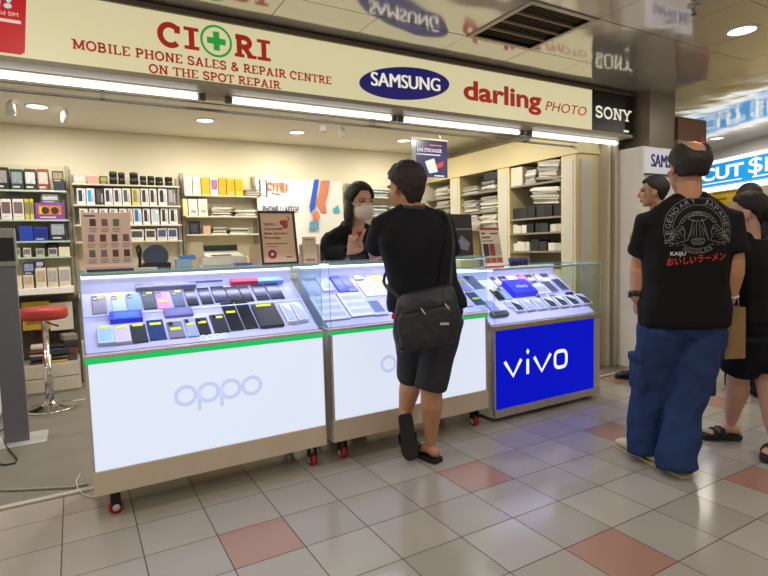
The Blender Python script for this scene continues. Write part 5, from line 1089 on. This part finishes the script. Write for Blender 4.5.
        for n in 'lr':
            a, b, w = q['sh_'+n], q['el_'+n], q['wr_'+n]
            if sleeve <= 1:
                e = a.lerp(b, sleeve); limb(bm, [a.lerp(q['neck'], .25), a, a.lerp(e, .5), e], [.055*k, sl*k, sl*k*.98, sl*k*.97], cap=False)
            else:
                limb(bm, [a.lerp(q['neck'], .25), a, a.lerp(b, .5), b, b.lerp(w, .5), b.lerp(w, sleeve-1)], [.055*k, sl*k, sl*k*.92, sl*k*.86, sl*k*.75, sl*k*.6], cap=False)
        me = solid(bm, vox, 4, .5); wrinkle(me, amp, 7, (1, 1, .5), seed); return s.finish(me, name, m, label)
    def legs(s, name, m, top, pts, off=.012, amp=.008, seed=2, vox=.009, wr=(1, 1, .4)):
        """pts: per side list of (point, radius)"""
        bm = bmesh.new(); ring_bm(bm, s.torso_rings(off, -.02, top))
        for L_ in pts: limb(bm, [p for p, r in L_], [r for p, r in L_], cap=False, side=s.hrt)
        me = solid(bm, vox, 4, .5); wrinkle(me, amp, 8, wr, seed); return s.finish(me, name, m)
    def hair(s, name, m, mask, th=.014, low=.115, seed=0, amp=.004, rad=(.077, .097, .09), base=None):
        """mask(az, z): 1 where hair grows; az 0 = face, 180 = back; z -1..1"""
        me = bpy.data.meshes.new('hair'); b = bmesh.new(); bmesh.ops.create_uvsphere(b, u_segments=64, v_segments=48, radius=1)
        hs = s.hs; o = V((0, -.012, .03))
        for v in b.verts:
            d = v.co.normalized(); az = abs(math.degrees(math.atan2(d.x, d.y))); r = V((d.x*rad[0], d.y*rad[1], d.z*(rad[2] if d.z > 0 else low)))
            if d.z < 0: r.x *= 1-.2*min(1, -d.z*1.2); r.y *= 1-.33*max(0, -d.z)
            k = mask(az, d.z); n_ = noise.noise(V((d.x*9, d.y*9, d.z*4))+V((seed, 0, 0)))+.6*noise.noise(V((d.x*26, d.y*26, d.z*9)))
            f = 1+(th+amp*n_)/.09 if k >= 1 else (.9+(.1+th/.09*.8)*max(0, k) if k > 0 else .88)
            v.co = s.q['head']+s.hd @ ((o+r*f)*hs)
        b.to_mesh(me); b.free(); return s.finish(me, name, m)
def sstep(a, b, x): t = min(1, max(0, (x-a)/(b-a))); return t*t*(3-2*t)
HAIRB = mat('#181210', .65, bump=.5, bs=180, var=.25, vs=90, name='dark_hair'); HAIRBR = mat('#2a1d18', .6, bump=.5, bs=180, var=.3, vs=90, name='dark_brown_hair')
def cloth(c, r=.85, b=.25): return mat(c, r, bump=b, bs=160, var=.08, vs=40, spec=.25)
def sole_slab(per, name, n, toe, m, up=Z_, L=.27, w=.048, th=.02, drop=.078, heel=.065, parent=None):
    A = per.q['an_'+n]; d = V(toe).normalized(); u = V(up); u = (u-d*u.dot(d)).normalized(); c = d.cross(u); k = per.k
    out = [(0, .55), (.03, .8), (.2, .86), (.45, .82), (.7, 1.0), (.85, .95), (.95, .7), (1., .3)]
    poly = [(t*L*k-heel*k, w*x*k) for t, x in out]+[(t*L*k-heel*k, -w*x*k) for t, x in out[::-1]]
    mb = MB(); mb.prism([(x, y) for x, y in poly], A-u*(drop*k+th)-per.loc, d, -c, th if d.cross(-c).dot(u) > 0 else -th)
    return mb.build(name, m, parent or per.root)
def sandal(per, n, toe, m, up=Z_, straps=((.085, .05),), buckle=False):
    o = sole_slab(per, 'sandal', n, toe, m, up, L=.275, w=.05, th=.024, drop=.074); A = per.q['an_'+n]; d = V(toe).normalized(); u = V(up); u = (u-d*u.dot(d)).normalized(); c = d.cross(u); k = per.k
    for x, wd in straps:
        mb = MB(); N = 14; vs = []
        for j in range(2):
            for lay in (0, 1):
                for i in range(N+1):
                    a = PI*i/N; r = .048*k+lay*.006; h = (.052 if x < .1 else .04)*k+lay*.006
                    vs.append(A+d*((x+wd*(j-.5)*2*.6)*k)-u*.076*k+c*(r*math.cos(a))+u*(h*math.sin(a)**.7)-per.loc)
        I = lambda j, l, i: (j*2+l)*(N+1)+i; fs = []
        for i in range(N):
            fs += [(I(0, 1, i), I(0, 1, i+1), I(1, 1, i+1), I(1, 1, i)), (I(0, 0, i), I(1, 0, i), I(1, 0, i+1), I(0, 0, i+1)), (I(0, 0, i), I(0, 0, i+1), I(0, 1, i+1), I(0, 1, i)), (I(1, 0, i), I(1, 1, i), I(1, 1, i+1), I(1, 0, i+1))]
        mb.add(vs, fs); mb.build('strap', m, o, True)
        if buckle: p = A+d*(x*k)-u*.076*k+u*.055*k-per.loc; MB().box(p, (.03, .022, .012), Matrix((c, d, u)).transposed(), .003).build('buckle', STEEL, o)
def shoe(per, n, toe, m, sm, L=.28):
    A = per.q['an_'+n]; d = V(toe).normalized(); c = d.cross(Z_); k = per.k; bm = bmesh.new(); z0 = V((A.x, A.y, 0))
    limb(bm, [z0-d*.05*k+Z_*.05, z0+d*.0*k+Z_*.055, z0+d*.07*k+Z_*.05, z0+d*.13*k+Z_*.04, z0+d*.175*k+Z_*.032], [(.033, .04), (.038, .048), (.043, .042), (.047, .03), (.038, .02)], side=c)
    me = solid(bm, .007, 3); o = per.finish(me, 'shoe', m)
    q = per.q['an_'+n]; per.q['an_'+n] = V((A.x, A.y, .0)); s_ = sole_slab(per, 'sole', n, toe, sm, L=.275, w=.05, th=.015, drop=-.0165/k, heel=.08, parent=o); per.q['an_'+n] = q
    mb = MB()
    for i in range(3): mb.box(z0+d*(.06+.022*i)*k+Z_*(.098-.01*i)-per.loc, (.05, .008, .006), Matrix((c, d, Z_)).transposed(), .002)
    mb.build('laces', mat('#e8e0cc', .7), o)
def wrap_flat(per, target, name, m, center, rt, up, draw, push, lift=.003, label=None):
    """flat artwork laid onto a garment: draw(mb) fills 2-D points, each is cast onto the cloth"""
    mb = MB(); draw(mb); bm = mb.bm
    bmesh.ops.triangulate(bm, faces=list(bm.faces))
    for _ in range(2):
        es = [e for e in bm.edges if e.calc_length() > .02]
        if es: bmesh.ops.subdivide_edges(bm, edges=es, cuts=1); bmesh.ops.triangulate(bm, faces=[f for f in bm.faces if len(f.verts) > 3])
    me = target.data; tree = BVHTree.FromPolygons([v.co for v in me.vertices], [tuple(p.vertices) for p in me.polygons]); c0 = V(center)-per.loc
    for v in bm.verts:
        p = c0+rt*v.co.x+up*v.co.y; h = tree.ray_cast(p-push*.5, push)
        v.co = (h[0]-push*(lift+v.co.z)) if h[0] else p
    me2 = bpy.data.meshes.new(name); bm.to_mesh(me2); bm.free(); return link(name, me2, m, target, False, label)

# ---------------- customer leaning on the middle counter
cu = Person('man in black T-shirt and dark shorts leaning on the middle phone counter, back turned', (1.72, 2.5, 0), 1.69, 18, 1.12, 1.0, az_head=-12, pitch_head=-6, skin='#b98763',
    J=dict(pelvis=(1.71, 2.45, .87), neck=tuple(atD(412, 212, 3.06)), head=tuple(atD(405, 188, 3.08)), el_l=(1.535, 2.75, 1.232), wr_l=(1.66, 2.97, 1.222), el_r=(1.99, 2.62, 1.2), wr_r=(1.93, 2.86, 1.222),
    hip_l=(1.635, 2.49, .86), hip_r=(1.79, 2.42, .86), kn_l=(1.715, 2.665, .49), an_l=(1.645, 2.65, .222), kn_r=(1.715, 2.46, .47), an_r=(1.755, 2.53, .1)))
cu.hs *= 1.1
cu.base(leg=1.22); cu.hand('l', (.5, .8, .02), (0, 0, -1)); cu.hand('r', (-.5, .8, .02), (0, 0, -1)); cu.foot('r', (-.14, 1, 0), bare=True)
dL, uL = V((.05, -.12, -1)), V((.42, 1, -.1)); cu.foot('l', dL, uL, bare=True); cu.skin_done()
def m_short(az, z):
    lim = .5 if az < 45 else (.5-(az-45)/40*.62 if az < 85 else -.12-min(1, (az-85)/50)*.78)
    lim += .05*math.sin(az*.9)*math.sin(az*.31)
    return 1 if z > lim+.08 else (z-lim+.08)/.16 if z > lim-.08 else 0
cu.hair('hair', HAIRBR, m_short, .021, .13, 2, amp=.007)
cs = cu.shirt('shirt', cloth('#14161b'), .12, .86, off=.02, flare=.1, amp=.007, seed=4, sl=.072, top=.985)
q = cu.q
cu.legs('shorts', mat('#33343a', .85, bump=1., bs=14, var=.08, vs=40, spec=.25), .3, [[(q['hip_'+n], .105), (q['hip_'+n].lerp(q['kn_'+n], .5), .096), (q['hip_'+n].lerp(q['kn_'+n], 1.04), .086)] for n in 'lr'], amp=.011, seed=9)
mb = MB(); mb.tube([q['neck']+V(p)-cu.loc for p in ((-.075, .03, .03), (-.05, -.055, .018), (.02, -.075, .012), (.075, -.03, .022), (.07, .04, .03))], .013); mb.build('collar', cloth('#3a4350'), cu.root, True)
mb = MB(); mb.tube([q['neck']+V(p)-cu.loc for p in ((-.03, -.066, .034), (.0, -.077, .033), (.035, -.072, .036))], .009); mb.build('collar_lining', mat('#b5713c', .7), cu.root, True)
SB_ = mat('#17171a', .6, name='black_sandal_foam'); sandal(cu, 'r', (-.14, 1, 0), SB_, buckle=True); sandal(cu, 'l', dL, SB_, uL, buckle=False)
# shoulder bag carried by the customer
NY = mat('#24252a', .5, bump=.8, bs=22, var=.12, name='black_nylon')
bc = atD(426, 316, 2.76); bR = rot_az(30)
bag = thing('shoulder_bag', 'black nylon crossbody bag hanging at the back of the man in shorts', 'bag', bc)
bb = bmesh.new(); br, bf = bR @ X_, bR @ Y_
def bp(x, y, z): return br*x+bf*y+Z_*(z+x*.18)
rings = []
for t, w_, d_ in ((-.16, .13, .045), (-.145, .155, .06), (-.08, .17, .068), (0, .17, .066), (.07, .155, .055), (.12, .14, .04), (.135, .125, .026)):
    rings.append([bp(w_*math.copysign(abs(math.cos(a))**.6, math.cos(a)), d_*math.copysign(abs(math.sin(a))**.75, math.sin(a)), t) for a in [2*PI*i/28 for i in range(28)]])
ring_bm(bb, rings); me = solid(bb, .008, 2); wrinkle(me, .007, 9, (1, 1, 1), 3); link('body', me, NY, bag, True)
bb = bmesh.new(); ring_bm(bb, [[bp(w_*math.copysign(abs(math.cos(a))**.6, math.cos(a))-.01, -.05+d_*math.copysign(abs(math.sin(a))**.75, math.sin(a)), t) for a in [2*PI*i/24 for i in range(24)]] for t, w_, d_ in ((-.135, .10, .02), (-.12, .13, .034), (-.04, .14, .036), (.03, .135, .032), (.05, .12, .016))])
me = solid(bb, .007, 2); wrinkle(me, .006, 11, (1, 1, 1), 6); link('front_pocket', me, NY, bag, True)
mb = MB(); mb.tube([bp(-.13, -.078, .052), bp(0, -.085, .056), bp(.13, -.07, .052)], .004); mb.build('zip', mat('#0e0e10', .4), bag, True)
for x in (-.03, .09): MB().tube([bp(x, -.087, .056), bp(x+.012, -.096, .035), bp(x+.022, -.094, .02)], .0035).build('zip_pull', mat('#c9c9c6', .3, .6), bag, True)
MB().box(bp(.085, -.092, -.045), (.045, .003, .012), bR).build('label_patch', mat('#bcbcb8', .5), bag); MB().box(bp(-.168, -.02, .035), (.022, .014, .026), bR, .003).build('red_tag', mat('#c02434', .5), bag)
def strap_pts(P): return [V(p)-bc for p in P]
mb = MB(); k_ = cu.q
for seq in ([bp(.13, 0, .12)+bc, atD(452, 262, 2.84), atD(453, 240, 2.88), k_['sh_r'].lerp(k_['neck'], .25)+V((.05, -.03, .05)), k_['neck'].lerp(k_['sh_r'], .5)+V((0, .1, .03)), k_['neck']+V((.0, .15, -.12))], [bp(-.13, 0, .11)+bc, atD(388, 285, 2.82), cu.q['pelvis']+V((-.225, .0, .14)), cu.q['pelvis']+V((-.225, .12, .2)), cu.q['pelvis']+V((-.1, .24, .3))]):
    pts = strap_pts(seq); n = len(pts)
    sm = [pts[0]]
    for i in range(n-1):
        p0, p1, p2, p3 = pts[max(i-1, 0)], pts[i], pts[i+1], pts[min(i+2, n-1)]
        for t in (.25, .5, .75, 1.): sm.append(.5*((2*p1)+(p2-p0)*t+(2*p0-5*p1+4*p2-p3)*t*t+(3*p1-p0-3*p2+p3)*t**3))
    mb.tube(sm, .009, 8)
mb.build('strap', mat('#1b1b1e', .6), bag, True)

# ---------------- balding man in the printed shirt
bm_az = 44
mn = Person('balding man in black noodle-print T-shirt and blue trousers, seen from behind', (2.79, 1.80, 0), 1.755, bm_az, 1.12, 1.1, az_head=30, pitch_head=2, skin='#b98663', belly=.06, az_hip=34,
    J=dict(pelvis=tuple(atD(683, 326, 3.33)), neck=tuple(atD(689, 198, 3.32)), head=tuple(atD(688, 168, 3.34)),
    el_l=tuple(atD(642, 262, 3.36)), wr_l=tuple(atD(638, 297, 3.32)), el_r=tuple(atD(732, 262, 3.36)), wr_r=tuple(atD(728, 299, 3.4)), an_l=(2.80, 1.88, .085), an_r=(2.755, 1.66, .085)))
mn.hs *= 1.16; mn.slope = .24
for n in 'lr': mn.q['sh_'+n] = mn.q['sh_'+n]-Z_*.05+(mn.q['neck']-mn.q['sh_'+n])*.04
mn.base(arm=1.5); mn.hand('l', (.25, .2, -.9), (.8, -.3, 0), (.5, .5, .55, .55)); mn.hand('r', (-.1, .15, -1), (-.8, .3, 0), (.5, .5, .5, .5)); mn.skin_done()
def m_bald(az, z):
    # thin crown: bare patch on top, band round the sides and the back
    topl = .92-.5*sstep(105, 170, az)
    lo = .1 if az < 72 else (.1-min(1, (az-72)/32)*.62)
    lo += .03*math.sin(az*.7); topl += .03*math.sin(az*.5)
    if az < 60: return 0
    return max(0, min(1, (z-lo+.08)/.14, (topl-z+.05)/.17))
mn.hair('hair', mat('#221b18', .5, bump=.5, bs=180, var=.3, vs=80, name='thinning_hair'), m_bald, .0105, .13, 5, amp=.003)
ms = mn.shirt('shirt', cloth('#0f0f11'), .07, .80, off=.026, flare=.06, amp=.010, seed=14, sl=.09, top=.985)
q = mn.q
def tl(n): 
    a = q['an_'+n]; H_, K_ = q['hip_'+n], q['kn_'+n]
    return [(H_, .125), (H_.lerp(K_, .5), .112), (K_, .098), (K_.lerp(a, .5), .095), (V((a.x, a.y, .11))+mn.hfw*-.02, .098), (V((a.x, a.y, .04))+mn.hfw*-.035, .098)]
tr_ = mn.legs('trousers', mat('#263a66', .85, bump=1., bs=13, var=.08, vs=40, spec=.25), .22, [tl('l'), tl('r')], amp=.018, seed=21, wr=(1, 1, .6))
for n, sg in (('l', -1), ('r', 1)):
    p = q['hip_'+n].lerp(q['kn_'+n], .78)+mn.hrt*sg*.088-mn.loc; Rk = rot_az(34+sg*8)
    MB().box(p, (.045, .15, .19), Rk, .015).build('cargo_pocket', cloth('#24375f'), tr_, True); MB().box(p+Z_*.09, (.055, .16, .05), Rk, .012).build('pocket_flap', cloth('#22345a'), tr_, True)
SH = mat('#ded3bc', .6, bump=.4, bs=120, var=.2, vs=60, name='pale_canvas'); SO = mat('#c9b48a', .6, name='tan_sole')
mn.k *= 1.03; shoe(mn, 'l', (.2, .97, 0), SH, SO); shoe(mn, 'r', (.2, .97, 0), SH, SO); mn.k /= 1.03
w_ = q['wr_l']; d_ = (q['wr_l']-q['el_l']).normalized(); mb = MB(); mb.cyl(w_-d_*.03-mn.loc, w_-d_*.0-mn.loc, .049, .047, 20); wt = mb.build('watch', BLACK, mn.root, True); MB().box(w_-d_*.015-mn.rt*.048-mn.loc, (.012, .04, .036), rot_az(bm_az), .004).build('watch_face', mat('#2b2d30', .2), wt)
w_ = q['wr_r']; d_ = (q['wr_r']-q['el_r']).normalized(); a_ = d_.orthogonal().normalized(); b_ = d_.cross(a_)
mb = MB(); [mb.ell(w_-d_*.02+(a_*math.cos(i*PI/8)+b_*math.sin(i*PI/8))*.043-mn.loc, (.008,)*3, n=8, m=6) for i in range(16)]; mb.build('bracelet', mat('#d5d3cc', .3), mn.root, True)
# the print on his back
ctr = atD(697, 227, 3.2); up = Z_; view = V((ctr.x, ctr.y, 0)).normalized(); push = (mn.fw*.75+view*.25).normalized(); rt_ = push.cross(up).normalized()
INKG = mat('#7f7d7a', .8, name='grey_shirt_print'); 
def arc_text(mb, body, cx, cy, r, a0, a1, h):
    n = len(body)
    for i, ch in enumerate(body):
        if ch == ' ': continue
        a = math.radians(a0+(a1-a0)*(i+.5)/n); w_ = abs(math.radians(a1-a0))*r/n*.8; t = V((math.sin(a), -math.cos(a), 0)); nrm_ = V((math.cos(a), math.sin(a), 0))
        put_text(mb, ch, V((cx, cy, 0))+nrm_*r-t*w_/2, t, nrm_, w_, h, 0, off=.0)
def art(mb):
    fl = lambda a, b: V((a, b, 0)); th = .0034
    # text arch
    arc_text(mb, 'LEGENDARY JAPANESE', 0, -.01, .158, 205, -25, .032)
    for r in (.148, .2): stroke_quads(mb, _arc(0, -.01, r, r, 200, -20, 40), th*.8, fl)
    for sg in (-1, 1):
        for k in range(2): mb.prism([(sg*.187-.008, -.085-.014*k), (sg*.187+.008, -.085-.014*k), (sg*.187+.008, -.077-.014*k), (sg*.187-.008, -.077-.014*k)], (0, 0, 0), X_, Y_, .0005)
        # beam, ribs, beasts of scribbled scales either side
        stroke_quads(mb, [(sg*.025, .05), (sg*.065, -.085)], th, fl)
        for k in range(3): stroke_quads(mb, [(sg*(.008+.012*k), .03-.02*k), (sg*(.012+.02*k), -.06)], th*.7, fl)
        body = [(.075, -.085), (.1, -.09), (.13, -.1), (.165, -.1), (.175, -.07), (.15, -.03), (.115, .01), (.09, .005), (.078, -.03), (.085, -.06), (.075, -.085)]
        stroke_quads(mb, [(sg*x, y) for x, y in body], th, fl)
        for k in range(9):
            x, y = .095+.0085*k, -.02-.008*k+(.012 if k % 2 else 0); stroke_quads(mb, [(sg*(x+.011*math.cos(t)), y+.011*math.sin(t)) for t in [PI*i/5 for i in range(6)]], th*.7, fl)
            stroke_quads(mb, [(sg*(x-.004), y-.032), (sg*(x+.008), y-.026)], th*.7, fl)
        for k in range(3): stroke_quads(mb, [(sg*(.09+.03*k), -.1), (sg*(.087+.03*k), -.112), (sg*(.1+.03*k), -.112)], th*.8, fl)
    for r, a, b in ((.115, 165, 15), (.1, 160, 20)): stroke_quads(mb, _arc(0, -.01, r, r*.92, a, b, 24), th*.8, fl)
    for k in range(11): a = math.radians(158-k*13.6); stroke_quads(mb, [(math.cos(a)*.1, -.01+math.sin(a)*.093), (math.cos(a)*.115, -.01+math.sin(a)*.106)], th*.7, fl)
    stroke_quads(mb, _arc(0, .055, .055, .018, 0, 360, 24), th, fl); stroke_quads(mb, _arc(0, .066, .03, .026, 10, 170, 12), th, fl)
    stroke_quads(mb, _arc(0, -.085, .042, .016, 0, 360, 20), th, fl); stroke_quads(mb, [(-.042, -.085), (-.028, -.108), (.028, -.108), (.042, -.085)], th, fl)
    for k in range(4): stroke_quads(mb, _arc(-.02+.013*k, -.083, .009, .007, 0, 330, 8), th*.7, fl)
    stroke_quads(mb, _arc(0, .0, .135, .135, 232, 308, 16), th*.8, fl); stroke_quads(mb, _arc(0, .0, .165, .165, 236, 304, 16), th*.8, fl)
    a0, n = 237, 'NOODLES'
    for i, ch in enumerate(n):
        a = math.radians(241+i*9.8); t = V((-math.sin(a), math.cos(a), 0)); nn_ = V((-math.cos(a), -math.sin(a), 0)); put_text(mb, ch, V((0, 0, 0))-nn_*.161-t*.0095, t, nn_, .019, .021, 0, off=.0)
wrap_flat(mn, ms, 'shirt_print', INKG, ctr, rt_*.77, up*.82, art, push, label='grey line print of noodle bowl and lettering')
wrap_flat(mn, ms, 'shirt_lettering', mat('#d8d6d2', .8), ctr, rt_, up, lambda mb: put_text(mb, 'KAIJU', (-.125, -.15, 0), X_, Y_, .07, .026, 0, off=.015), push)
wrap_flat(mn, ms, 'shirt_lettering', mat('#d8402c', .8), ctr, rt_, up, lambda mb: put_text(mb, 'おいしいラーメン', (-.14, -.198, 0), (.995, .1, 0), Y_, .275, .04, 0, off=.012), push, label='orange Japanese lettering')

# ---------------- woman at the picture edge
wo = Person('woman in black T-shirt and black shorts at the picture edge, hair tied back', (3.47, 1.60, 0), 1.52, 5, .98, 1.0, az_head=-20, skin='#c79a80',
    J=dict(pelvis=tuple(atD(757, 331, 3.78)), neck=tuple(atD(750, 237, 3.76)), head=tuple(atD(747, 213, 3.76)), an_l=(3.49, 1.75, .1), an_r=(3.44, 1.49, .1), el_l=tuple(atD(737, 268, 3.74)), wr_l=tuple(atD(730, 291, 3.6))))
wo.base(leg=1.3); wo.hand('l', (0, .2, -1), (1, 0, 0)); wo.hand('r', (0, .2, -1), (-1, 0, 0)); wo.foot('l', (-.75, .65, 0), bare=True); wo.foot('r', (-1, -.25, 0), bare=True); wo.skin_done()
def m_long(az, z):
    lim = .5 if az < 40 else (.5-(az-40)/45*.6 if az < 85 else -.1-(az-85)/95*.75)
    return 1 if z > lim+.08 else (z-lim+.08)/.16 if z > lim-.08 else 0
wo.hair('hair', HAIRB, m_long, .016, .125, 7)
mb = MB(); hp = wo.P; mb.ell(hp(0, -.125, -.01)-wo.loc, (.05, .05, .055), n=18); mb.build('hair_bun', HAIRB, wo.root, True)
ws = wo.shirt('shirt', cloth('#101113'), .16, .8, off=.02, flare=.06, amp=.007, seed=31, sl=.074); q = wo.q
wsh = wo.legs('shorts', cloth('#0c0e18'), .36, [[(q['hip_'+n], .118), (q['hip_'+n].lerp(q['kn_'+n], .45), .112), (q['hip_'+n].lerp(q['kn_'+n], .8), .106)] for n in 'lr'], amp=.006, seed=5)
lp = atD(747, 317, 3.55)-wo.loc; pu = V((lp.x+wo.loc.x, lp.y+wo.loc.y, 0)).normalized()
wrap_flat(wo, wsh, 'check_mark', mat('#d8d8dc', .6), lp+wo.loc, pu.cross(Z_), Z_, lambda mb: stroke_quads(mb, [(-.022, .006), (-.008, -.006), (.024, .005)], .007, lambda a, b: V((a, b, 0))), pu)
SW = mat('#232326', .6, name='dark_sandal_leather'); sandal(wo, 'l', (-.75, .65, 0), SW, straps=((.07, .03), (.11, .025))); sandal(wo, 'r', (-1, -.25, 0), SW, straps=((.085, .04),))
bgp = atD(725, 331, 3.5); t = thing('paper_bag', 'tan paper bag hanging beside the woman in black shorts', 'bag', bgp, math.radians(-25))
MB().prism([(-.06, -.14), (.06, -.14), (.055, .14), (-.055, .14)], (0, .09, 0), X_, Z_, .17).build('bag', mat('#8a6d49', .7, bump=.3, bs=20), t)
for yy in (-.06, .08): MB().tube([(-.03, yy, .13), (-.025, yy, .19), (.0, yy+.0, .21), (.025, yy, .19), (.03, yy, .13)], .003).build('handle', mat('#c9b89a', .6), t, True)

# ---------------- two people further down the passage
p3 = Person('person mostly hidden behind the balding man, facing the pillar with a raised hand', (4.22, 2.82, 0), 1.765, -38, 1., 1., skin='#b98a6c',
    J=dict(head=tuple(atD(653, 192, 5.02)), neck=tuple(atD(658, 211, 5.05)), pelvis=tuple(atD(664, 290, 5.05)), el_l=tuple(atD(640, 262, 4.95)), wr_l=tuple(atD(633, 246, 4.9)), an_l=(4.36, 2.98, .085), an_r=(4.29, 2.72, .085)))
p3.base(); p3.hand('l', (-.1, .1, 1), (.7, -.5, 0), (.7, .7, .8, .8)); p3.hand('r', (0, .2, -1), (-1, 0, 0)); p3.skin_done(); p3.hair('hair', HAIRB, m_short, .016, .12, 12)
p3.shirt('shirt', cloth('#17181c'), .1, .85, seed=41); q = p3.q
p3.legs('trousers', cloth('#20232c'), .25, [[(q['hip_'+n], .095), (q['kn_'+n], .072), (q['an_'+n]-Z_*.02, .065)] for n in 'lr'], seed=42); shoe(p3, 'l', (-.6, .8, 0), BLACK, mat('#2a2a2a', .6)); shoe(p3, 'r', (-.6, .8, 0), BLACK, mat('#2a2a2a', .6))
p4 = Person('person with short dark hair standing behind the woman in black shorts', (4.6, 2.2, 0), 1.62, 60, .95, 1., skin='#c09274', J=dict(head=tuple(atD(749, 200, 5.1)), neck=tuple(atD(752, 221, 5.1))))
p4.base(); p4.hand('l', (0, .2, -1), (1, 0, 0)); p4.hand('r', (0, .2, -1), (-1, 0, 0)); p4.skin_done(eyes=False); p4.hair('hair', HAIRB, m_short, .018, .125, 15)
p4.shirt('shirt', cloth('#1c1d22'), .1, .85, seed=51); q = p4.q
p4.legs('trousers', cloth('#24242a'), .25, [[(q['hip_'+n], .09), (q['kn_'+n], .068), (q['an_'+n]-Z_*.02, .06)] for n in 'lr'], seed=52); shoe(p4, 'l', (.8, .5, 0), BLACK, BLACK); shoe(p4, 'r', (.8, .5, 0), BLACK, BLACK)

# ---------------- staff member behind the counter
sf = Person('masked staff member in black jacket behind the counter, one finger raised', (1.74, 3.62, 0), 1.70, 186, 1.12, 1., az_head=176, pitch_head=-8, skin='#c99a7c',
    J=dict(pelvis=(1.76, 3.72, .86), neck=tuple(atD(355, 229, 3.74)), head=tuple(atD(360, 202, 3.68)), el_r=(1.52, 3.40, 1.27), wr_r=tuple(atD(351, 254, 3.56)), el_l=(2.03, 3.42, 1.12), wr_l=(1.86, 3.24, 1.215)))
sf.base(); sf.hand('r', tuple(atD(360, 225, 3.54)-atD(351, 254, 3.56)), (-.25, -.4, .12), (0.0, .95, 1.05, 1.1), thumb=.6, size=1.2); sf.hand('l', (-.6, -.5, 0), (0, 0, -1)); sf.foot('l', (0, -1, 0)); sf.foot('r', (0, -1, 0)); sf.skin_done()
def m_staff(az, z):
    lim = .62 if az < 30 else (.62-(az-30)/45*.9 if az < 75 else -.35-(az-75)/105*.6)
    return 1 if z > lim+.08 else (z-lim+.08)/.16 if z > lim-.08 else 0
sf.hair('hair', HAIRB, m_staff, .022, .14, 3)
bm_ = bmesh.new(); P = sf.P
limb(bm_, [P(.07, -.02, .03), P(.082, -.01, -.05), P(.085, .0, -.12), P(.075, .01, -.17)], [(.02, .035), (.022, .038), (.024, .035), (.014, .02)], side=sf.hd @ X_); limb(bm_, [P(-.07, -.03, .03), P(-.078, -.035, -.05), P(-.07, -.03, -.11)], [(.016, .03), (.018, .03), (.012, .02)], side=sf.hd @ X_)
limb(bm_, [P(0, -.08, 0), P(0, -.09, -.1), P(0, -.08, -.18)], [(.06, .03), (.07, .035), (.05, .03)], side=sf.hd @ X_)
me = solid(bm_, .007, 3); wrinkle(me, .004, 22, (1, 1, .2), 3); sf.finish(me, 'hair_lock', HAIRB)
bm_ = bmesh.new(); ellb(bm_, P(0, .05, -.06), (.067, .074, .062), sf.hd); ellb(bm_, P(0, .075, -.05), (.045, .058, .05), sf.hd); me = solid(bm_, .007, 4); wrinkle(me, .003, 30, (.3, 1, 1.6), 8); sf.finish(me, 'face_mask', mat('#ddd2bc', .75, bump=.2, bs=90, name='white_mask_cloth'))
mb = MB()
for sg in (-1, 1): mb.tube([P(sg*.055, .07, -.03)-sf.loc, P(sg*.072, .03, -.012)-sf.loc, P(sg*.083, -.012, .01)-sf.loc], .003)
mb.build('mask_loop', WHITE, sf.root)
sj = sf.shirt('jacket', mat('#0f0f12', .8, bump=1., bs=14, var=.08, spec=.3), .02, 1.9, off=.02, amp=.009, seed=61, sl=.07); q = sf.q
bm_ = bmesh.new(); limb(bm_, [q['neck']+V((-.1, .0, -.0)), q['neck']+V((-.05, .06, .03)), q['neck']+V((.05, .06, .03)), q['neck']+V((.1, 0, 0)), q['neck']+V((.06, -.06, -.04)), q['neck']+V((.02, -.09, -.09))], [.03, .035, .035, .03, .02, .012]); me = solid(bm_, .008, 3); sf.finish(me, 'hood', cloth('#0e0e10'))
mb = MB(); mb.prism([(-.012, -.07), (.012, -.07), (.03, -.02), (-.03, -.02)], q['neck']+V((0, -.083, .0))-sf.loc, X_, Z_, .01); mb.build('red_top', mat('#a02832', .7), sf.root)
sf.legs('trousers', cloth('#18181c'), .2, [[(q['hip_'+n], .095), (q['kn_'+n], .072), (q['an_'+n]-Z_*.03, .062)] for n in 'lr'], seed=62); shoe(sf, 'l', (0, -1, 0), BLACK, BLACK); shoe(sf, 'r', (0, -1, 0), BLACK, BLACK)
# ================================================================ WORLD AND VIEW
w = bpy.data.worlds.new('world'); SC.world = w; w.use_nodes = True
w.node_tree.nodes['Background'].inputs[0].default_value = (*lin('#fff3e0'), 1); w.node_tree.nodes['Background'].inputs[1].default_value = .5
SC.view_settings.view_transform = 'Standard'; SC.view_settings.look = 'None'; SC.view_settings.gamma = 1; SC.view_settings.exposure = 0
SC.cycles.use_denoising = True; SC.cycles.max_bounces = 8; SC.cycles.transparent_max_bounces = 16; SC.cycles.sample_clamp_indirect = 4
